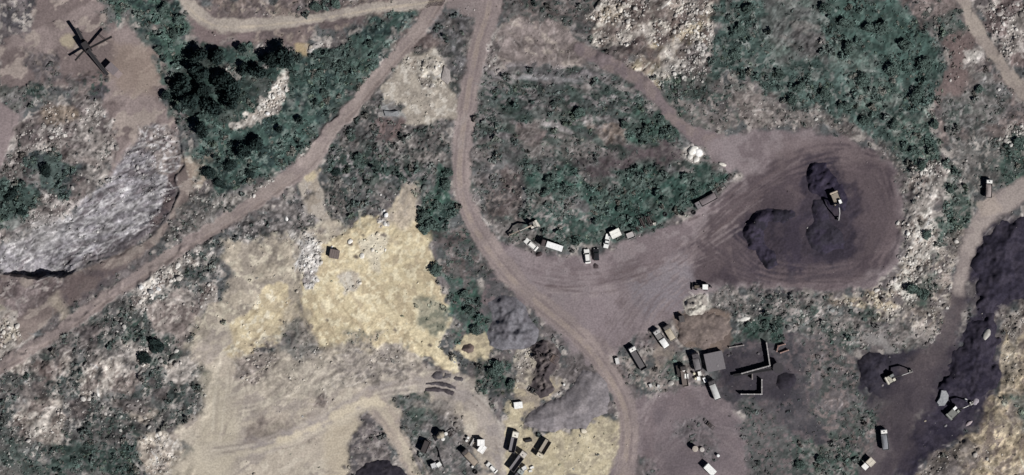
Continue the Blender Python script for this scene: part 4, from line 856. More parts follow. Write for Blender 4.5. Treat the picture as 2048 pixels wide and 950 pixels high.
def shed(front, rear, wpx, h, label, roofc, wallc=(120, 112, 106), pitch=.25, name='tin_shed', cat='shed', over=.15, ribs=True):
    root, Ln = empty(name, front, rear, label, cat, None, wpx * .7)
    w, f = wpx / S / 2, Ln / 2
    k = Bld()
    for x0, x1, y0, y1 in ((-f, f, -w, -w + .12), (-f, f, w - .12, w), (-f, -f + .12, -w + .123, w - .123), (f - .12, f, -w + .123, w - .123)): k.box(x0, x1, y0, y1, -.4, h)
    k.done('wall', M(wallc, .9), root, 0)
    r = Bld(); r.prism([(-f - over, h + .01), (f + over, h + pitch), (f + over, h + pitch + .06), (-f - over, h + .07)], -w - over, w + over)
    rf = r.done('roof', M(roofc, .5), root, .01)
    if ribs:
        q = Bld(); n = max(3, int(w * 2 / .6))
        for y in np.linspace(-w, w, n): q.prism([(-f - over, h + .072), (f + over, h + pitch + .062), (f + over, h + pitch + .11), (-f - over, h + .12)], y - .04, y + .04)
        q.done('roof_rib', M(tuple(int(v * .93) for v in roofc), .5), rf, 0)
    Bld().box(f - .005, f + .03, -.45, .45, 0, min(2.0, h - .1)).done('door', M((92, 84, 78), .7), root, 0)
    return root

# ------------------------------------------------------------------ trucks and cars
tipper((1262, 694), (1288, 738), 14, 'white-cab tipper truck with an empty dark bed, parked alone beside the main yard road', bed=(88, 84, 86), wall=.9)
tipper((1310, 660), (1334, 694), 13.5, 'tipper truck with grey cab and white sheeted load, middle of three near the brown heap', cab=(176, 172, 170), bed=(120, 116, 114), load=(228, 228, 226), wall=.7, load_to=.62)
tipper((1330, 651), (1347, 679), 13, 'short beige tipper truck nearest the brown soil heap', cab=(90, 84, 80), bed=(186, 176, 158), load=(178, 166, 146), cab_len=1.3, wall=.9, vent=False)
tipper((1421, 760), (1436, 798), 14, 'pale tipper truck parked against the flat-roofed bay', cab=(70, 66, 68), bed=(112, 110, 112), load=(190, 190, 188), wall=1.1, cab_len=1.3, bed_z=1.15)
tipper((1977, 359), (1976, 395), 12, 'white-cab tipper truck by the bend of the eastern haul road', bed=(100, 92, 92), load=(150, 138, 134), wall=1.2, cab_len=1.3)
tipper((1766, 858), (1771, 899), 13, 'white-cab tipper truck with grey load at the edge of the coal ground', bed=(96, 98, 102), load=(126, 128, 134), wall=1.2, cab_len=1.4)
tipper((1032, 862), (1023, 904), 13, 'cream-cab tipper truck north of its twin beside the yellow sand', cab=(226, 220, 204), bed=(120, 116, 120), wall=1.3, cab_len=2.0)
tipper((1050, 903), (1023, 940), 13, 'tipper truck with dirty white cab, south of the cream-cab truck', cab=(196, 188, 178), bed=(116, 112, 116), wall=1.3, cab_len=1.9)
tipper((1077, 914), (1097, 881), 14, 'tan-bedded tipper truck standing out on the yellow sand, cab to the southwest', cab=(206, 194, 168), bed=(150, 140, 126), wall=1.2, cab_len=1.5)
tipper((1044, 939), (1025, 968), 13, 'grey tipper truck cut off by the bottom edge, south of the dirty white cab', cab=(150, 156, 152), bed=(84, 82, 84), wall=1.2)
tipper((927, 900), (953, 928), 13, 'long truck with flat tan load in the junk yard', cab=(78, 70, 68), bed=(132, 118, 110), load=(152, 138, 122), wall=.7, cab_len=1.3)
tipper((1390, 413), (1431, 391), 14, 'dark tipper truck with grey cab parked under the bank beside the round haul loop', cab=(120, 114, 116), bed=(50, 48, 52), load=(118, 108, 110), wall=.9, cab_len=1.8)
tipper((1389, 706), (1397, 740), 14, 'derelict grey truck with long shadow west of the flat-roofed bay', cab=(74, 68, 72), bed=(98, 92, 98), load=(112, 108, 110), wall=1.0, cab_len=1.6)
tipper((1365, 731), (1371, 772), 12, 'rusty brown skeleton of a truck at the west end of the scrap row', cab=(64, 56, 54), bed=(104, 92, 86), wall=.5, cab_len=1.4)
def box_truck(front, rear, wpx, label, cabc, boxc, cab_len=1.6, bh=2.9):
    root = tipper(front, rear, wpx, label, cab=cabc, bed=(90, 88, 90), wall=.15, cab_len=cab_len, cab_h=2.4, cat='box truck', name='box_truck', vent=False)
    Ln = math.hypot(front[0] - rear[0], front[1] - rear[1]) / S; w = wpx / S / 2; f = Ln / 2
    k = Bld().box(-f + .06, f - cab_len - .3, -w + .1, w - .1, 1.06, bh).done('cargo_box', M(boxc, .4), root, .04)
    q = Bld()
    for x in np.linspace(-f + .4, f - cab_len - .6, 6): q.box(x, x + .05, -w + .14, w - .14, bh, bh + .025)
    q.done('roof_rib', M(tuple(int(v * .96) for v in boxc), .4), k, 0)
box_truck((1082, 484), (1125, 498), 13, 'white box truck with dark cab at the foot of the green bank', (74, 64, 64), (236, 236, 234))
car((1050, 479), (1074, 499), 11, 'white car parked askew beside the white box truck', cat='car')
car((1172.5, 498), (1176, 527), 11, 'white car alone on the open yard beside a dark car', cat='car')
car((1192, 497), (1193, 521), 11, 'black car beside the white car on the open yard', (40, 40, 44))
car((1211, 496), (1217, 468), 10, 'white pickup with black flank, parked next to the white tin roof', (224, 224, 220), pickup=True, name='pickup_truck', cat='pickup')
car((974, 926), (993, 944), 9.5, 'small white car on the track below the junk yard', cat='car')
# trailers
def trailer(front, rear, wpx, label, c, name='flat_trailer'):
    root, Ln = empty(name, front, rear, label, 'trailer', None, wpx * .7); w, f = wpx / S / 2, Ln / 2
    Bld().box(-f, f, -w, w, .8, .92).done('deck', M(c, .7), root)
    k = Bld(); k.box(-f, f, -w, -w + .06, .923, 1.4).box(-f, f, w - .06, w, .923, 1.4).box(-f, -f + .06, -w + .063, w - .063, .923, 1.4).done('side_board', M(tuple(int(v * 1.1) for v in c), .6), root, 0)
    Bld().bar((f, -.3, .75), (f + 1.2, 0, .7), .1, .1).bar((f, .3, .75), (f + 1.2, 0, .7), .1, .1).done('tow_bar', STEEL(), root, 0)
    for s in (-1, 1): wheel(root, -.2, s * (w - .12), .38, .22)
trailer((1254, 474), (1269, 468), 13, 'pale open trailer between the white tin roof and scrap frames', (166, 160, 158))
# box container at the bottom
def container(front, rear, wpx, h, label, c, name='cargo_container', cat='container'):
    root, Ln = empty(name, front, rear, label, cat, None, wpx * .7); w, f = wpx / S / 2, Ln / 2
    Bld().box(-f, f, -w, w, .12, h).done('body', M(c, .5), root, .03)
    q = Bld()
    for x in np.linspace(-f + .2, f - .25, 9): q.box(x, x + .08, -w + .05, w - .05, h, h + .03)
    q.done('roof_rib', M(tuple(int(v * .95) for v in c), .5), root, 0)
    for s in (-1, 1): Bld().box(f, f + .05, min(s * .02, s * (w - .08)), max(s * .02, s * (w - .08)), .2, h - .1).done('door', M(tuple(int(v * .9) for v in c), .5), root, .01)
    q = Bld()
    for x in (-f + .1, f - .3):
        for y in (-w + .05, w - .25): q.box(x, x + .2, y, y + .2, -.3, .12)
    q.done('skid', STEEL(), root, 0)
container((1411, 930), (1428, 947), 13.5, 2.5, 'bright white cargo container by the bottom edge of the yard', (238, 238, 234))
container((1028, 811), (1045, 809), 13, 1.3, 'bright white cube tank alone on the tan ground by the gravel heap', (240, 240, 236), 'water_tank', 'tank')

# ------------------------------------------------------------------ diggers and machines
excavator((1676, 411), (1665, 384), (1677, 441), 'excavator on the coal heap inside the round haul loop, arm pointing south', (176, 160, 140), (236, 236, 232), (176, 172, 172), side=1, elbow=.5)
excavator((1790, 752), (1772, 762), (1825, 741), 'excavator with long dark arm stretched east over the haul road', (206, 200, 182), (120, 124, 122), (104, 100, 100), side=1, elbow=.62, eh=3.2, bucket=(150, 146, 140))
excavator((1916, 815), (1896, 834), (1946, 805), 'excavator with white bucket between the pale slab and the tan slope', (140, 142, 134), (236, 236, 232), (120, 116, 112), side=1, elbow=.5, bucket=(196, 194, 188))
excavator((1058, 453), (1074, 446), (1017, 471), 'excavator half hidden in the scrub above the white car, thin pale arm', (206, 200, 186), (60, 58, 60), (176, 160, 142), side=-1, elbow=.4, eh=1.6, width=2.3)
def loader(front, rear, label):
    root, Ln = empty('backhoe_loader', front, rear, label, 'loader', None, 12); f = Ln / 2; w = 1.1
    Bld().box(-f + 1.1, f - .8, -.55, .55, .7, 1.45).done('body', M((70, 62, 58)), root, .05)
    Bld().box(f - 2.2, f - .9, -.45, .45, 1.453, 1.8).done('engine_hood', M((92, 80, 66)), root, .06)
    cb = Bld()
    for x in (-f + 1.2, -f + 2.5):
        for y in (-.7, .62): cb.box(x, x + .08, y, y + .08, 1.45, 2.6)
    cb = cb.done('cab', STEEL(), root, 0)
    Bld().box(-f + 1.0, -f + 2.8, -.85, .85, 2.6, 2.7).done('canopy', M((240, 240, 236)), cb, .04)
    for x in (f - 1.5,):
        for s in (-1, 1): wheel(root, x, s * .95, .5, .35)
    for s in (-1, 1): wheel(root, -f + 1.7, s * .95, .75, .45)
    Bld().prism([(f - .3, .1), (f + .1, .05), (f + .15, .15), (f - .15, .25), (f - .15, .9), (f - .3, .9)], -1.1, 1.1).done('front_bucket', M((58, 54, 54)), root, 0)
    Bld().bar((f - 1.6, -.6, 1.2), (f - .25, -.6, .6), .12, .2).bar((f - 1.6, .6, 1.2), (f - .25, .6, .6), .12, .2).done('loader_arm', M((110, 98, 88)), root, 0)
    Bld().bar((-f + 1.1, 0, 1.0), (-f + .3, 0, 2.6), .22, .3).bar((-f + .3, 0, 2.6), (-f - .3, 0, 1.0), .2, .25).done('backhoe_arm', M((60, 56, 54)), root, 0)
    Bld().box(-f - .55, -f - .1, -.3, .3, .6, 1.1, .08).done('bucket', STEEL(), root, 0)
loader((1383, 573), (1421, 574), 'dark backhoe loader with bright white canopy at the mouth of the haul loop')

# screening plant at the upper left
root, _ = empty('screening_plant', (182, 106), (168, 84), 'dark steel screening plant with four conveyors on bare mauve ground', 'screening plant', None, 22)
def loc_of(root, px, py, z): return Matrix.Rotation(-root.rotation_euler.z, 4, 'Z') @ Vector((wx(px) - root.location.x, wy(py) - root.location.y, z))
DARK = M((44, 40, 42), .7)
Bld().box(-2.0, 2.0, -1.1, 1.1, 2.4, 4.2, .2, .15).done('screen_box', DARK, root)
k = Bld()
for x in (-1.8, 1.65):
    for y in (-1, .85): k.box(x, x + .15, y, y + .15, -.2, 2.4)
k.bar((-1.7, -.9, 0), (1.7, -.9, 2.3), .1, .1).bar((-1.7, .9, 2.3), (1.7, .9, 0), .1, .1).done('support_frame', STEEL(), root, 0)
for (a, b, w_) in (((172, 90, 1.6), (157, 58, 4.6), 1.1), ((182, 96, 1.6), (227, 75, 5.0), .75), ((170, 101, 1.6), (153, 122, 3.4), .7), ((216, 150, 1.0), (179, 101, 4.6), 1.2)):
    p0, p1 = loc_of(root, *a), loc_of(root, *b)
    cv = Bld().bar(p0, p1, w_, .35).done('conveyor', DARK if w_ > 1 else M((92, 78, 72), .7), root, .02)
    up = Vector((0, 0, .21)); Bld().bar(p0 + up, p1 + up, w_ * .7, .04).done('belt', BLACK(), cv, 0)
    k = Bld(); m = p0.lerp(p1, .7); sdv = (p1 - p0).cross(Vector((0, 0, 1))).normalized() * w_ * .45
    for s in (-1, 1): k.bar(m + sdv * s, Vector((m.x, m.y, -.2)) + sdv * s * 1.4, .12, .12)
    k.done('leg', STEEL(), cv, 0)
root2, _ = empty('feed_hopper', (218, 131), (233, 145), 'grey feed hopper at the foot of the screening plant', 'hopper', None, 12)
Bld().box(-1.5, 1.5, -1.1, 1.1, 1.4, 2.6, -.35, -.3).done('hopper_bin', M((118, 108, 110), .8), root2)
Bld().prism([(-3.6, .0), (-1.55, 0), (-1.55, 1.9), (-1.9, 1.9)], -1.2, 1.2).done('ramp', M((122, 108, 106), .9), root2, 0)
k = Bld()
for x in (-1.2, 1.05):
    for y in (-.9, .75): k.box(x, x + .15, y, y + .15, -.3, 1.4)
k.done('leg', STEEL(), root2, 0)

# ------------------------------------------------------------------ walls, bays, sheds
def wall_run(name, pts, h, th, label, c, cat='wall', kind=None):
    a = np.array(pts, float); m = a.mean(0)
    z = min(zat(*q) for q in pts)
    root = add(name, None, None, (wx(m[0]), wy(m[1]), z)); tag(root, label, cat)
    for i in range(len(pts) - 1):
        p0 = Vector((wx(pts[i][0]) - root.location.x, wy(pts[i][1]) - root.location.y, h / 2 - .15)); p1 = Vector((wx(pts[i + 1][0]) - root.location.x, wy(pts[i + 1][1]) - root.location.y, h / 2 - .15))
        if i: p0 = p0 + (p1 - p0).normalized() * (th / 2 + .004)
        if i < len(pts) - 2: p1 = p1 + (p1 - p0).normalized() * th / 2
        keep_clear(pts[i], pts[i + 1], th * S / 2 + 5)
        Bld().bar(p0, p1, th, h + .3).done('wall_panel', M(c, .9), root, 0)
        n = max(2, int((p1 - p0).length / 1.6)); q = Bld()
        for t in np.linspace(.04, .96, n):
            u = p0.lerp(p1, t); q.box(u.x - .2, u.x + .2, u.y - .2, u.y + .2, h + .003, h + .1)
        q.done('coping', M(tuple(min(255, int(v * 1.12)) for v in c), .9), root, 0)
    return root
wall_run('bay_wall', [(1532, 684), (1539, 731), (1481, 747)], 2.3, .35, 'tall L-shaped concrete bay wall east of the coal strewn bay', (150, 146, 144))
wall_run('bay_wall', [(1523, 758), (1523, 788), (1480, 788)], 2.0, .3, 'small L-shaped concrete wall of the southern coal bay', (156, 152, 150))
wall_run('bay_wall', [(1504, 744), (1504, 758)], 1.5, .3, 'short cross wall between the two coal bays', (132, 124, 120))
wall_run('bay_wall', [(1458, 695), (1488, 690)], .8, .3, 'low broken wall along the north side of the coal bay', (138, 130, 128))
wall_run('brick_ruin', [(1553, 703), (1556, 692), (1570, 688)], 1.3, .3, 'reddish brick ruin corner northeast of the coal bays', (150, 118, 108), 'ruin')
wall_run('brick_ruin', [(1560, 706), (1577, 700)], 1.0, .35, 'low reddish brick stub beside the ruin corner', (152, 122, 112), 'ruin')
wall_run('steel_sheet', [(877, 897), (881, 915), (889, 936)], 1.1, .12, 'bent dark steel sheet standing on edge in the junk yard', (70, 68, 70), 'sheet')
# flat-roofed bay
root, Ln = empty('flat_roofed_shed', (1432.5, 740), (1425, 705), 'low grey flat-roofed shed west of the coal bays', 'shed', None, 18)
f, w2 = Ln / 2, 3.0
Bld().box(-f, f, -w2, w2, -.3, 1.9).done('wall', M((126, 118, 116), .9), root, 0)
rf = Bld().box(-f - .12, f + .12, -w2 - .12, w2 + .12, 1.9, 2.05).done('roof', M((112, 107, 110), .9), root, .01)
Bld().box(-.4, .4, -w2 - .02, -w2 + .01, 0, 1.7).done('door', M((80, 72, 70), .8), root, 0)
Bld().box(1.2, 1.9, .5, 1.0, 2.053, 2.12).done('roof_patch', M((128, 124, 124), .9), rf, 0)
# coal crusher by the bays
root, _ = empty('coal_crusher', (1556, 735), (1470, 752), 'dark coal conveyor and hopper crossing between the ruined bays', 'crusher', None, 9)
pa, pb = loc_of(root, 1466, 751, .9), loc_of(root, 1549, 737, 2.2)
cv = Bld().bar(pa, pb, .9, .3).done('conveyor', M((56, 52, 54), .8), root, .02)
Bld().bar(pa + Vector((0, 0, .18)), pb + Vector((0, 0, .18)), .6, .05).done('belt', BLACK(), cv, 0)
k = Bld()
for t in (.1, .35, .6, .85):
    m = pa.lerp(pb, t)
    for s in (-.4, .4): k.bar((m.x, m.y + s, m.z - .1), (m.x, m.y + s * 1.3, -.2), .1, .1)
k.done('leg', STEEL(), cv, 0)
h = loc_of(root, 1555, 735, 0)
Bld().cyl((h.x, h.y, 1.2), (h.x, h.y, 3.2), .9, 1.9, n=8).done('hopper', M((58, 54, 58), .8), root, 0)
k = Bld()
for sx in (-1, 1):
    for sy in (-1, 1): k.box(h.x + sx * .8 - .07, h.x + sx * .8 + .07, h.y + sy * .8 - .07, h.y + sy * .8 + .07, -.3, 1.6)
k.done('leg', STEEL(), root, 0)
shed((1239, 463), (1222, 471), 14, 2.1, 'white tin-roofed hut at the edge of the yard', (238, 236, 226), (176, 168, 156))
shed((962, 879), (962, 890), 13, 2.2, 'bright white tin shed, upper of two touching roofs in the junk yard', (236, 234, 230))
shed((968, 891), (960, 903), 12, 2.0, 'bright white tin shed, lower of two touching roofs in the junk yard', (240, 238, 234))
shed((1745, 919), (1736, 928), 13, 2.0, 'beige-roofed hut beside the track south of the coal ground', (206, 196, 178), (140, 130, 120))
shed((1726, 929), (1733, 936), 9, 1.6, 'small striped white hut below the beige-roofed hut', (216, 214, 208), (140, 130, 120))
shed((671, 500), (668, 516), 18, 1.5, 'square brown-roofed shed on the northern edge of the sand', (112, 98, 94), (90, 80, 78), pitch=.1)
shed((1362, 632), (1364, 643), 9, 1.6, 'small dark shed at the tip of the brown soil heap', (66, 60, 60), (80, 74, 70))

# ------------------------------------------------------------------ scrap, tanks, drums
def drum(px, py, r, h, label, c, name='steel_drum', cat='drum', group=None):
    root = add(name, None, None, (wx(px), wy(py), zat(px, py) - .05)); tag(root, label, cat, group); keep_clear((px, py), (px, py), r * S + 4)
    b = Bld().cyl((0, 0, 0), (0, 0, h), r, n=20).done('body', M(c, .5), root, .03)
    Bld().cyl((0, 0, h + .003), (0, 0, h + .06), r * .9, r * .5, n=20).done('lid', M(tuple(int(v * .95) for v in c), .5), root, 0)
    q = Bld()
    for z in (h * .33, h * .66): q.cyl((0, 0, z), (0, 0, z + .05), r + .02, n=20, cap=False)
    q.done('hoop', STEEL(), b, 0)
drum(1390, 897, 1.0, 2.4, 'round tan tank with the longest shadow in the southern scrub patch', (178, 166, 152), 'round_tank', 'tank')
drum(1404, 899, .8, 1.0, 'round half-shaded pale tank next to the tall tan tank', (184, 176, 170), 'round_tank', 'tank')
drum(1436, 911, .5, 1.2, 'small bright white tank above the white cargo container', (240, 240, 238), 'round_tank', 'tank')
for i, (x, y, r, h, lb) in enumerate(((936, 875, .45, 1.2, 'bright white drum, upper of the pair in the junk yard'), (933, 881, .42, 1.1, 'bright white drum, lower of the pair in the junk yard'), (945, 933, .4, .9, 'small white drum by the tan truck tail'),
        (1367, 740, .5, 1.3, 'white drum beside the rusty truck skeleton'), (1388, 747, .42, 1.2, 'cream drum, western one of the scrap row'), (1391, 757, .4, 1.0, 'cream drum south of another cream drum in the scrap row'),
        (1128, 769, .4, 1.0, 'white drum on the upper edge of the gravel heap'), (892, 867, .6, 1.4, 'white dome-topped drum above the mixer'), (886, 878, .6, 1.0, 'white dome-topped drum below the mixer'))):
    drum(x, y, r, h, lb, WHITE if i not in (4, 5) else (222, 212, 180))
def crate(px, py, sx, sy, h, rot, label, c, name='steel_box', cat='box', group=None):
    root = add(name, None, None, (wx(px), wy(py), zat(px, py) - .05), (0, 0, R(rot))); tag(root, label, cat, group); keep_clear((px, py), (px, py), max(sx, sy) * S / 2 + 3)
    k = Bld()
    k.box(-sx / 2, sx / 2, -sy / 2, sy / 2, 0, .1)
    for x0, x1, y0, y1 in ((-sx / 2, sx / 2, -sy / 2, -sy / 2 + .08), (-sx / 2, sx / 2, sy / 2 - .08, sy / 2), (-sx / 2, -sx / 2 + .08, -sy / 2 + .083, sy / 2 - .083), (sx / 2 - .08, sx / 2, -sy / 2 + .083, sy / 2 - .083)): k.box(x0, x1, y0, y1, .103, h)
    k.done('body', M(c, .6), root, .01)
    Bld().box(-sx / 2 + .1, sx / 2 - .1, -sy / 2 + .1, sy / 2 - .1, h * .55, h * .9).done('cover', M(tuple(int(v * .97) for v in c), .6), root, .02)
crate(1373, 752, 1.4, 1.6, 1.4, 0, 'square white box in the scrap row beside the rusty truck skeleton', (240, 238, 232))
crate(1399, 747, 1.1, 1.5, 1.5, 10, 'tall white box, upper one east of the cream drums', (236, 234, 226))
crate(1397, 757, 1.1, 1.3, 1.2, 5, 'white box, lower one east of the cream drums', (240, 240, 236))
crate(1409, 760, .9, 1.7, 1.2, 22, 'slim white box at the corner of the flat-roofed shed', (236, 236, 236))
crate(1301, 771, 1.0, 1.2, .8, 20, 'whitish box lying by the road junction scrub', (206, 204, 200))
crate(1317, 772, .9, 1.0, .8, -10, 'smaller whitish box east of another by the road junction scrub', (200, 198, 194))
crate(1049, 936, 1.6, 1.4, 1.6, 30, 'white box beside the cut-off grey truck', (214, 212, 208))
crate(1064, 935, 1.3, .8, .7, 25, 'flat white sheet-covered box east of the cut-off grey truck', (236, 234, 228))
crate(1061, 942, 1.2, .7, .6, 15, 'flat white sheet-covered box at the bottom edge by the sand', (228, 226, 220))
crate(1234.6, 722, 1.3, 2.2, 1.1, 12, 'pale tank-like box beside the main yard road', (206, 204, 200))
crate(851, 893, 2.0, 4.0, 2.6, -22, 'tall dark steel skip at the west edge of the junk yard', (62, 54, 54))
crate(1057, 881, 2.4, .9, 1.0, 10, 'black steel trough between two trucks on the sand', (42, 40, 42))
crate(945, 884, .6, 2.6, .9, -28, 'narrow pale trough beside the white tin sheds', (190, 186, 182))
crate(1308, 448, 1.1, .9, 1.2, 0, 'white box among the scrap frames at the yard edge', (232, 228, 216))
crate(1075.5, 447, .5, 2.4, .5, 30, 'pale plank box behind the half hidden excavator', (204, 196, 182))
crate(868, 931, 1.8, 1.8, 2.2, 20, 'whitish scrapped truck cab with round black shadow in the junk yard', (196, 196, 196), 'scrapped_cab', 'cab')
crate(878, 929, 1.6, 1.5, 1.2, 35, 'white tilted box beside the scrapped truck cab', (222, 222, 218))
# mixer
root, _ = empty('mixer', (888, 866), (874, 874), 'tan drum mixer with curved black shadow in the junk yard', 'mixer', None, 14)
Bld().cyl((-1.2, 0, 2.0), (.2, 0, 2.2), .6, 1.3, n=18).cyl((.2, 0, 2.2), (1.3, 0, 2.35), 1.3, .8, n=18).done('drum', M((160, 148, 128), .7), root, 0)
k = Bld()
for x in (-1.0, .9):
    for y in (-.9, .8): k.bar((x, y, -.2), (x * .8, y * .7, 1.5), .12, .12)
k.box(-1.4, 1.4, -.8, .8, .9, 1.05).done('support_frame', STEEL(), root, 0)
Bld().cyl((-2.0, -.9, .1), (-2.0, .9, .1), .5, n=12).done('roller', BLACK(), root, 0)
def frame(px, py, sx, sy, h, rot, label, c=(64, 56, 54)):
    root = add('steel_rack', None, None, (wx(px), wy(py), zat(px, py) - .05), (0, 0, R(rot))); tag(root, label, 'scrap frame'); keep_clear((px, py), (px, py), max(sx, sy) * S / 2)
    k = Bld(); t = .16
    for x in (-sx / 2, sx / 2):
        for y in (-sy / 2, sy / 2): k.box(x - t / 2, x + t / 2, y - t / 2, y + t / 2, 0, h)
    k.done('post', M(c, .8), root, 0)
    k = Bld()
    for y in (-sy / 2, sy / 2): k.box(-sx / 2, sx / 2, y - t / 2, y + t / 2, h + .003, h + t)
    for x in np.linspace(-sx / 2 + t, sx / 2 - t, 4): k.box(x - t / 2, x + t / 2, -sy / 2 + t, sy / 2 - t, h + .003, h + t * .9)
    k.done('rail', M(c, .8), root, 0)
    Bld().box(-sx / 2 + .1, 0, -sy / 2 + .1, sy / 2 - .1, h * .5, h * .56).done('plate', M(tuple(int(v * 1.15) for v in c), .8), root, 0)
frame(1288, 445, 2.4, 3.4, 1.6, 25, 'dark scrap frame west of another at the yard edge below the bank')
frame(1303, 441, 2.6, 3.2, 1.8, 25, 'dark scrap frame with a white box at its foot below the bank')
frame(1278, 458, 1.8, 1.6, 1.0, 20, 'low dark scrap frame next to the pale open trailer')
frame(1442, 376, 3.4, 1.6, 1.0, 33, 'dark scrap frame along the bank east of the dark tipper truck')
frame(1460, 356, 2.2, .7, 1.1, 40, 'lone dark scrap bar frame at the mouth of the haul loop', (70, 62, 62))
frame(1068, 783, 2.4, 1.6, 1.0, -25, 'dark scrap frame with plate beside the green bush below the gravel', (60, 60, 60))
frame(1076, 713, 3.0, 1.5, 1.6, 25, 'dark scrap frame on the burnt looking heap')
frame(1108, 718, 2.4, 2.4, 1.4, -30, 'rusty scrap frame at the east end of the burnt looking heap', (96, 80, 74))
frame(904, 866, 2.8, 1.4, 1.0, 40, 'thin dark scrap frame northeast of the drum mixer')
frame(1421, 851, 2.8, 1.2, .9, -40, 'dark scrap frame on the round southern scrub patch')
frame(1356, 742, 1.0, 3.6, 1.3, 10, 'narrow rusty scrap frame at the west end of the scrap row')
frame(857, 888, 1.6, 2.0, 1.8, -20, 'reddish scrap frame leaning by the tall dark skip', (96, 76, 72))
def tyres(px, py, n, label):
    root = add('tyre_stack', None, None, (wx(px), wy(py), zat(px, py) - .02)); tag(root, label, 'tyre stack')
    for i in range(n):
        a = Bld(); ring = []
        for t in np.linspace(0, 2 * math.pi, 18, False):
            ring.append([a.bm.verts.new(((.55 + .2 * math.cos(q)) * math.cos(t) + .04 * (i % 2), (.55 + .2 * math.cos(q)) * math.sin(t), .18 + i * .34 + .17 * math.sin(q))) for q in np.linspace(0, 2 * math.pi, 8, False)])
        for u in range(18):
            for v in range(8): a.bm.faces.new((ring[u][v], ring[(u + 1) % 18][v], ring[(u + 1) % 18][(v + 1) % 8], ring[u][(v + 1) % 8]))
        a.done('tyre', BLACK(), root, 0)
tyres(1364, 427, 3, 'black tyre stack at the yard edge west of the dark tipper truck')
tyres(1387, 425, 2, 'low black tyre stack nearest the dark tipper truck')
tyres(1330, 429, 2, 'low black tyre stack in the bank scrub near the scrap frames')
tyres(951, 944, 2, 'low black tyre stack by the small white car')
heap('soil_heap', 'little dark soil heap behind the white car by the box truck', 'soil heap', "1070,508 1075,503 1084,502 1086,510 1080,514 1072,514", .7, .8, (74, 62, 64), None, .1, w=1)
heap('soil_heap', 'little dark soil heap south of the black car', 'soil heap', "1186,530 1190,526 1197,531 1196,537 1187,537", .6, .8, (70, 60, 62), None, .1, w=1)
# ------------------------------------------------------------------ stones
def ico(sub, seed, squash=.7, jit=.22):
    bm = bmesh.new(); bmesh.ops.create_icosphere(bm, subdivisions=sub, radius=1)
    r = random.Random(seed)
    d = [Vector((r.uniform(-1, 1), r.uniform(-1, 1), r.uniform(-1, 1))).normalized() for _ in range(7)]
    for v in bm.verts:
        n = v.co.normalized(); k = 1.0
        for q in d: k = min(k, (.62 + .3 * r.random() * .3) / max(n.dot(q), .05) if n.dot(q) > .6 else 9)
        v.co = n * k * (1 + r.uniform(-jit, jit) * .4); v.co.z *= squash
    V = np.array([v.co[:] for v in bm.verts]); F = np.array([[v.index for v in f.verts] for f in bm.faces]); bm.free()
    return V, F
STN = [ico(2, s, random.uniform(.5, .9)) for s in range(5)]
STN_ME = [mesh_np('stone', V, F, M_STONE, smooth=False) for V, F in STN]
def boulder(px, py, rx, ry, rz, rot, label, c, k=0, name='boulder', cat='boulder'):
    o = add(name, STN_ME[k], None, (wx(px), wy(py), zat(px, py) + rz * .2), (0, 0, R(rot)))
    o.scale = (rx, ry, rz); o.color = (*lin(c), 1); keep_clear((px, py), (px, py), max(rx, ry) * S); return tag(o, label, cat)
boulder(1972, 667, 1.5, 2.5, 1.6, -20, 'lone pale boulder on the black coal field', (172, 168, 160), 0)
boulder(1951, 803, 1.2, 1.4, .7, 10, 'mauve-grey boulder east of the white excavator bucket', (150, 142, 150), 1)
boulder(1938, 846, 1.6, .7, .6, 35, 'pinkish flat boulder south of the excavator with white bucket', (160, 146, 148), 2)
boulder(1891, 851, .7, .45, .4, 30, 'small grey boulder below the excavator body', (128, 126, 128), 3)
boulder(1932, 799.5, .5, .8, .7, 35, 'small white stone added for the glint off the excavator bucket', (226, 224, 220), 4)  # added stone, its white stands in for the bucket's reflection
boulder(1850, 842, .5, .4, .3, 0, 'tan pebble-like boulder on the coal ground', (150, 140, 124), 1)
boulder(1385, 301, 2.2, 1.8, 1.6, 20, 'largest white boulder of the heap beside the footpath', (226, 222, 212), 1)
boulder(1396, 304, 1.6, 2.0, 1.5, 60, 'second white boulder, east side of the heap beside the footpath', (232, 230, 226), 2)
boulder(1380, 312, 1.3, 1.3, 1.0, 0, 'grey-white boulder, west side of the heap beside the footpath', (204, 200, 192), 0)
boulder(1392, 318, 1.5, 1.1, .9, 30, 'flat white boulder, south side of the heap beside the footpath', (214, 210, 202), 3)
boulder(1445, 329, 1.6, .7, .6, -15, 'slim white boulder where the haul loop begins', (214, 208, 196), 4)
boulder(1490, 637, 2.0, 1.0, .7, 10, 'broad white boulder between brown soil heap and green thicket', (206, 202, 194), 2)
boulder(700, 483, 1.0, 1.0, .6, 0, 'white boulder beside a dark pit on the sand', (220, 216, 208), 1)
boulder(724, 511, 1.2, 1.1, .6, 40, 'white boulder in the middle of the northern sand', (216, 212, 202), 0)
boulder(664, 494, .5, .6, .5, 0, 'white pebble-like boulder against the brown-roofed shed', (236, 234, 230), 3)
boulder(573, 437, .6, 1.0, .6, 20, 'bright white boulder in scrub below the diagonal road', (226, 224, 220), 2)
boulder(1765, 770, .5, .5, .4, 0, 'tiny grey boulder beside the excavator tracks', (130, 124, 124), 3)
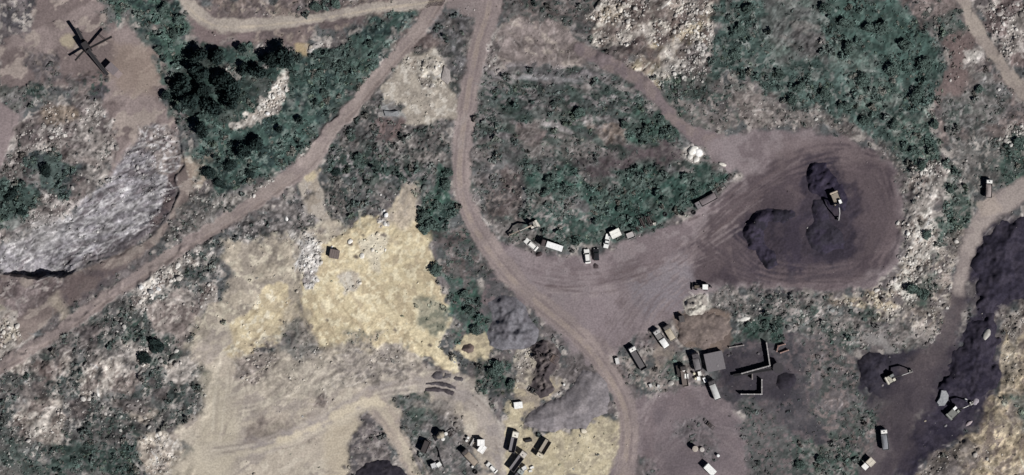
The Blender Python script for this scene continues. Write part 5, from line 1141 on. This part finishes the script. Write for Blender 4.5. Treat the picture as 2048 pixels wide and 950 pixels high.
# the broad pale slab on the coal: a flat stone outline with real thickness
def slab(name, label, s, h, c):
    p = pts_of(s); m = np.mean(p, 0); bm = bmesh.new(); z = zat(*m)
    a = [bm.verts.new((wx(x) - wx(m[0]), wy(y) - wy(m[1]), -.4)) for x, y in p]
    b = [bm.verts.new((v.co.x * .82, v.co.y * .82, h + random.uniform(-.2, .2))) for v in a]
    top = bm.verts.new((0, 0, h + .2)); n = len(p)
    for i in range(n):
        bm.faces.new((a[i], a[(i + 1) % n], b[(i + 1) % n], b[i])); bm.faces.new((b[i], b[(i + 1) % n], top))
    bmesh.ops.recalc_face_normals(bm, faces=bm.faces)
    me = bpy.data.meshes.new(name); bm.to_mesh(me); bm.free(); me.materials.append(M_STONE)
    o = add(name, me, None, (wx(m[0]), wy(m[1]), z)); o.color = (*lin(c), 1); keep_clear(tuple(m), tuple(m), 16); return tag(o, label, 'rock slab')
slab('rock_slab', 'broad pale rock slab beside the excavator with white bucket', "1882,777 1893,778 1898,790 1897,800 1889,812 1876,813 1871,806 1878,796", 1.0, (152, 154, 156))
slab('rock_slab', 'blue-grey broken slab at the foot of the pale clearing', "764,220 782,222 797,221 800,228 795,234 768,232", .9, (134, 136, 138))
slab('rock_slab', 'pale concrete slab leaning on the pale clearing', "880,160 888,128 900,138 902,158 896,172", .6, (150, 142, 138))

def sample(field, n, lo=(0, 0), hi=(2048, 950), over=30, seed=1):
    r = np.random.default_rng(seed); out = []; got = 0
    while got < n:
        x = r.uniform(lo[0] - over, hi[0] + over, 60000); y = r.uniform(lo[1] - over, hi[1] + over, 60000)
        _, i, j = zarr(x, y)
        ok = (r.random(60000) < field[i, j]) & ~EXC[i, j]
        out.append(np.stack([x[ok], y[ok]], 1)); got += int(ok.sum())
    return np.concatenate(out)[:n]
ZONES = [  # named neighbourhoods for the labels: (x, y, radius in pixels, words)
    (110, 260, 190, 'in the torn up ground west of the dark trees'), (230, 60, 130, 'around the screening plant'), (220, 420, 190, 'on the pale quarry face'), (60, 640, 150, 'on the brown quarry bench'),
    (460, 180, 170, 'around the dark tree grove'), (650, 180, 150, 'in the green slope above the diagonal road'), (480, 340, 110, 'in the green strip above the diagonal road'), (560, 40, 160, 'below the tan loop road'),
    (850, 150, 120, 'on the pale clearing by the road fork'), (760, 360, 150, 'in the scrub between the two roads'), (880, 60, 80, 'in the wedge at the road fork'),
    (330, 560, 110, 'in the white rubble bank under the diagonal road'), (160, 740, 170, 'in the rubble ground under the diagonal road'), (330, 700, 120, 'in the green hollow west of the tan track'), (110, 880, 160, 'in the southwestern scrub'), (320, 890, 90, 'on the pale mound by the tan track'),
    (540, 460, 110, 'in the scrub northwest of the sand'), (720, 520, 140, 'on the northern sand'), (520, 640, 110, 'on the western sand lobe'), (720, 650, 130, 'on the southern sand'), (650, 770, 150, 'in the grey rubble south of the sand'), (860, 860, 110, 'around the junk yard'), (740, 880, 80, 'in the scrub above the bottom coal heap'),
    (930, 600, 120, 'in the green strip east of the sand'), (1010, 750, 80, 'in the bushes west of the gravel heap'), (1120, 870, 110, 'on the yellow sand below the gravel heap'),
    (1080, 80, 130, 'on the mauve slope east of the straight road'), (1330, 80, 150, 'in the rubble field at the top'), (1090, 220, 140, 'on the scrub hill east of the straight road'), (1270, 250, 110, 'on the scrub hill beside the footpath'), (1000, 400, 100, 'in the brown scrub inside the road bend'), (1130, 400, 110, 'on the green bank above the white car'), (1300, 400, 130, 'on the green bank above the scrap frames'), (1400, 220, 110, 'between the footpath and the haul loop'),
    (1560, 80, 130, 'in the grey-green thicket at the top'), (1740, 110, 130, 'in the deep green thicket at the top'), (1640, 210, 130, 'in the thicket north of the haul loop'), (1810, 280, 100, 'in the thicket northeast of the haul loop'), (1940, 140, 100, 'beside the upper tan road'), (1960, 270, 110, 'in the scrub below the upper tan road'), (2030, 60, 90, 'beyond the upper tan road'),
    (1850, 380, 80, 'in the white rubble east of the haul loop'), (1900, 470, 100, 'between the haul loop and the coal field'), (1820, 560, 90, 'at the southeast rim of the haul loop'), (1700, 620, 130, 'in the tan rubble south of the haul loop'), (1520, 620, 120, 'in the scrub east of the brown soil heap'), (1650, 760, 140, 'in the open scrub east of the ruined bays'), (1640, 920, 110, 'in the green patch at the bottom'), (1310, 740, 80, 'in the scrap scrub by the road junction'), (1400, 860, 80, 'in the round southern scrub patch'), (2000, 820, 150, 'on the tan slope east of the coal'), (1400, 600, 60, 'around the crumpled sheeting')]
def zone_of(x, y): return min(ZONES, key=lambda z: math.hypot(x - z[0], y - z[1]) / z[2])[3]

road_clear = EXC.copy()
N_ST = 10500
pr = np.clip(RUB, 0, 1.2) ** 1.3 / 1.25
sp = sample(pr, N_ST, seed=5)
_, si, sj = zarr(sp[:, 0], sp[:, 1])
sr = (np.exp(rng.normal(-1.5, .5, N_ST)) * (.7 + .75 * np.clip(RUB[si, sj], 0, 1.2))).clip(.1, 1.15)
order = np.argsort(-sr); sp, sr = sp[order], sr[order]
inside = (sp[:, 0] > 4) & (sp[:, 0] < 2044) & (sp[:, 1] > 4) & (sp[:, 1] < 946)
big = np.nonzero(inside)[0][:280]
def stone_col(x, y):
    _, i, j = zarr(np.array([x]), np.array([y])); g = COL[i[0], j[0]]
    t = rng.random() * (.35 + .5 * float(np.clip(RUB[i[0], j[0]], 0, 1.1))); c = np.clip(g * (1.0 + .45 * rng.random()), 0, .75)
    return c * (1 - t) + lin((216, 211, 203)) * t if rng.random() < .75 else g * rng.uniform(.55, .95)
for k in big:
    x, y = sp[k]; r = sr[k]
    o = add('stone', STN_ME[k % 5], None, (wx(x), wy(y), zat(x, y) + r * .15), (rng.uniform(-.3, .3), rng.uniform(-.3, .3), rng.uniform(0, 6.28)))
    o.scale = (r * rng.uniform(.8, 1.3), r * rng.uniform(.7, 1.1), r * rng.uniform(.6, 1.0)); o.color = (*stone_col(x, y), 1)
    zn = zone_of(x, y); tag(o, 'loose pale stone lying ' + zn, 'stone', 'stones lying ' + zn)
rest = np.setdiff1d(np.arange(N_ST), big)
def scatter(name, label, protos, pts, rad, cols, mat, zoff, squash=(.6, 1.0), tilt=.3, smooth=False, vcol=None):
    VV, FF, CC, n0 = [], [], [], 0
    for k in range(len(pts)):
        V, F = protos[k % len(protos)][:2]; a = rng.uniform(0, 6.28); r = rad[k]
        ca, sa = math.cos(a), math.sin(a); s = np.array([r * rng.uniform(.8, 1.25), r * rng.uniform(.8, 1.15), r * rng.uniform(*squash)])
        q = V * s; q = np.stack([q[:, 0] * ca - q[:, 1] * sa, q[:, 0] * sa + q[:, 1] * ca, q[:, 2]], 1)
        x, y = pts[k]; q = q + (wx(x), wy(y), zat(x, y) + zoff * r)
        VV.append(q); FF.append(F + n0); n0 += len(V)
        cc = np.broadcast_to(cols[k], (len(V), 3))
        if len(protos[k % len(protos)]) > 2: cc = cc * protos[k % len(protos)][2][:, None]
        CC.append(cc)
    o = add(name, mesh_np(name, np.concatenate(VV), np.concatenate(FF), mat, np.concatenate(CC), smooth))
    return tag(o, label, 'ground cover', None, 'stuff')
STN_LO = [ico(1, s + 20, random.uniform(.5, .9)) for s in range(6)]
scatter('rubble', 'loose stones and rubble strewn over the waste ground', STN_LO, sp[rest], sr[rest], [stone_col(*q) for q in sp[rest]], M_STONES, .1)

# ------------------------------------------------------------------ plants
def leaves(n, seed, size=.30, flat=.75, lobes=6, hole=.25):
    """Leaf faces spread through the volume of an uneven crown of radius about 1; V, F and a brightness per vertex."""
    r = np.random.default_rng(seed)
    ctr = np.stack([r.uniform(-.6, .6, lobes), r.uniform(-.6, .6, lobes), r.uniform(.1, .75, lobes) * flat], 1); lr = r.uniform(.32, .62, lobes)
    V, F, B = [], [], []
    for k in range(n):
        q = r.integers(lobes); d = r.normal(size=3); d /= np.linalg.norm(d); d[2] = abs(d[2]) * .9 - .15
        p = ctr[q] + d * lr[q] * r.uniform(.55, 1.08); p[2] = max(p[2], .02)
        nrm = d + r.normal(size=3) * .55; nrm /= np.linalg.norm(nrm)
        u = np.cross(nrm, r.normal(size=3)); u /= np.linalg.norm(u); v = np.cross(nrm, u)
        s = size * r.uniform(.6, 1.3); b = len(V)
        V += [p - u * s, p - v * s * .55, p + u * s, p + v * s * .55]; F.append((b, b + 1, b + 2, b + 3)); B += [r.uniform(.75, 1.3)] * 4
    return np.array(V), np.array(F), np.array(B)
def leaf_mesh(name, L): return mesh_np(name, L[0], L[1], M_LEAF, smooth=False)
SHR = [leaves(110, 60 + s, .32, .8, 5) for s in range(6)]
SHR_ME = [leaf_mesh('shrub', q) for q in SHR]
SHR_LO = [leaves(26, 80 + s, .5, .75, 4) for s in range(8)]
def veg_col(x, y, dark=1.0):
    _, i, j = zarr(np.array([x]), np.array([y])); g = COL[i[0], j[0]]
    v = float(np.clip(VEG[i[0], j[0]], 0, 1)); v = .25 + .6 * v if rng.random() < .8 else .2
    q_ = rng.random(); base = lin((84, 103, 97)) if q_ < .6 else lin((66, 84, 80)) if q_ < .78 else lin((112, 108, 100)) if q_ < .92 else lin((100, 116, 100))
    return np.clip((g * 1.25 * (1 - v) + base * 1.2 * v) * rng.uniform(.7, 1.4) * dark, .01, .45)
TREES = "398,110,21 441,115,18 484,99,13 572,116,25 540,124,18 517,142,20 451,166,24 403,146,24 365,173,22 472,178,22 428,212,24 462,203,22 384,202,23 408,183,18 334,192,11 486,138,13 408,258,20 515,287,19 490,305,17 420,350,13 354,217,10 650,184,9 704,276,9 716,315,9 674,346,9 844,432,13 864,447,15 850,458,12 872,540,13 1000,735,14 984,748,13 1024,768,10 316,692,17 290,716,13 90,342,13 22,388,12 44,422,10 2036,286,14 1853,470,9 1842,330,10 1826,582,15 1846,588,12 1158,225,13 632,14,11 670,8,10 1066,445,8 1700,96,14 1764,58,16 1784,140,15 1722,158,14 1690,50,15 1650,20,14 1812,90,15 1850,130,14 1830,190,15 1740,60,13 1600,178,12 1560,150,12 1585,200,11 1650,190,12 1690,210,11 1500,20,13 1480,60,12 1470,110,10 1730,240,11 1790,250,10 1830,300,11 1870,250,10 1900,380,8 1960,180,9 1290,270,11 1320,240,10 1250,250,9 1100,360,11 1140,385,10 1090,385,9 1190,400,9 1240,420,8 1330,400,8 1390,370,8 330,20,12 345,70,12 320,100,10 360,40,11 890,370,12 880,410,10 895,345,10 940,620,11 950,660,10 930,590,9 1500,655,10 1530,650,10 1640,920,10 1600,930,10 640,150,9 690,130,10 740,90,9 560,260,10 600,240,9 460,330,12 440,370,11 500,350,10"
tl = [tuple(float(v) for v in q.split(',')) for q in TREES.split()]
CRW = [leaves(900, 200 + s, .155, .95, 11) for s in range(5)]
CRW_ME = [leaf_mesh('crown', q) for q in CRW]
def trunk_mesh(seed):
    r = random.Random(seed); b = Bld(); b.cyl((0, 0, -.12), (.02, .03, .55), .07, .045, n=8)
    for k in range(5):
        a = k * 1.257 + r.uniform(-.3, .3); z = r.uniform(.3, .52)
        b.cyl((0, .01, z), (math.cos(a) * .42, math.sin(a) * .42, z + r.uniform(.25, .45)), .03, .012, n=6)
    me = bpy.data.meshes.new('trunk'); b.bm.to_mesh(me); b.bm.free(); me.materials.append(M_BARK); return me
TRK_ME = [trunk_mesh(s) for s in range(3)]
for k, (x, y, r) in enumerate(tl):
    rm = r / S * (.9 if 320 < x < 620 and 80 < y < 320 else 1.05); grove = 320 < x < 620 and 80 < y < 320
    root = add('tree', None, None, (wx(x), wy(y), zat(x, y)), (0, 0, rng.uniform(0, 6.28)))
    hh = rm * (1.25 if grove else .62) * rng.uniform(.9, 1.15); tr = max(hh * .55, .5)
    t = add('trunk', TRK_ME[k % 3], root); t.scale = (rm, rm, tr * 1.6)
    c = add('crown', CRW_ME[k % 5], root, (0, 0, tr * .55)); c.scale = (rm * rng.uniform(.95, 1.1), rm * rng.uniform(.9, 1.05), hh)
    base = lin((38, 52, 50)) if grove or x < 700 and y > 250 else lin((80, 98, 91))
    c.color = (*(base * rng.uniform(.8, 1.7 if grove else 1.25)), 1)
    zn = zone_of(x, y); keep_clear((x, y), (x, y), r * .8)
    tag(root, ('tall very dark tree ' if grove else 'bushy green tree ') + zn, 'tree', 'trees ' + zn)
N_SH = 12000
vf = np.clip(VEG, 0, 1) ** 1.2 * (.2 + 1.2 * sstep(.35, .65, fbm(30, 3, seed=91)))
vp = sample(vf / 1.35, N_SH, seed=11)
_, si, sj = zarr(vp[:, 0], vp[:, 1])
vr = (np.exp(rng.normal(-.72, .5, N_SH)) * (.6 + .5 * np.clip(VEG[si, sj], 0, 1))).clip(.18, 1.5)
order = np.argsort(-vr); vp, vr = vp[order], vr[order]
inside = (vp[:, 0] > 6) & (vp[:, 0] < 2042) & (vp[:, 1] > 6) & (vp[:, 1] < 944)
big = np.nonzero(inside)[0][:290]
for k in big:
    x, y = vp[k]; r = vr[k]
    o = add('shrub', SHR_ME[k % 6], None, (wx(x), wy(y), zat(x, y) - .05), (0, 0, rng.uniform(0, 6.28)))
    o.scale = (r, r * rng.uniform(.85, 1.1), r * rng.uniform(.8, 1.25)); o.color = (*veg_col(x, y), 1)
    zn = zone_of(x, y); tag(o, 'rounded green shrub growing ' + zn, 'shrub', 'shrubs ' + zn)
rest = np.setdiff1d(np.arange(N_SH), big)
scatter('undergrowth', 'low scrub and weeds covering the waste ground', SHR_LO, vp[rest], vr[rest], [veg_col(*q) for q in vp[rest]], M_LEAFS, -.05, (.45, .9))
# ------------------------------------------------------------------ camera, light
cam = bpy.data.cameras.new('camera'); co = bpy.data.objects.new('camera', cam); C.objects.link(co)
CAM_H = 1200.0
co.location = (0, 0, CAM_H)
cam.sensor_width = 36; cam.lens = 36 * CAM_H / (2048 / S); cam.clip_start = 1; cam.clip_end = 20000
bpy.context.scene.camera = co
w = bpy.data.worlds.new('World'); bpy.context.scene.world = w; w.use_nodes = True
nt = w.node_tree; bg = nt.nodes['Background']; sk = nt.nodes.new('ShaderNodeTexSky')
sk.sky_type = 'NISHITA'; sk.sun_disc = False; sk.sun_elevation = R(SUN_EL); sk.sun_rotation = R(SUN_AZ)
sk.air_density = 0.2; sk.dust_density = 0.1; sk.ozone_density = 1.0
nt.links.new(sk.outputs[0], bg.inputs['Color']); bg.inputs['Strength'].default_value = 0.05
sun = bpy.data.lights.new('sun', 'SUN'); sun.energy = 4.9; sun.angle = R(.5); sun.color = (1, .98, .965)
so = bpy.data.objects.new('sun', sun); C.objects.link(so)
d = Vector((math.sin(R(SUN_AZ)) * math.cos(R(SUN_EL)), math.cos(R(SUN_AZ)) * math.cos(R(SUN_EL)), math.sin(R(SUN_EL))))
so.rotation_euler = d.to_track_quat('Z', 'Y').to_euler(); so.location = d * 300
sc = bpy.context.scene
sc.view_settings.view_transform = 'Standard'; sc.view_settings.look = 'None'
sc.view_settings.exposure = 0.0; sc.view_settings.gamma = 1.0
sc.cycles.filter_width = 1.5
sc.cycles.max_bounces = 3
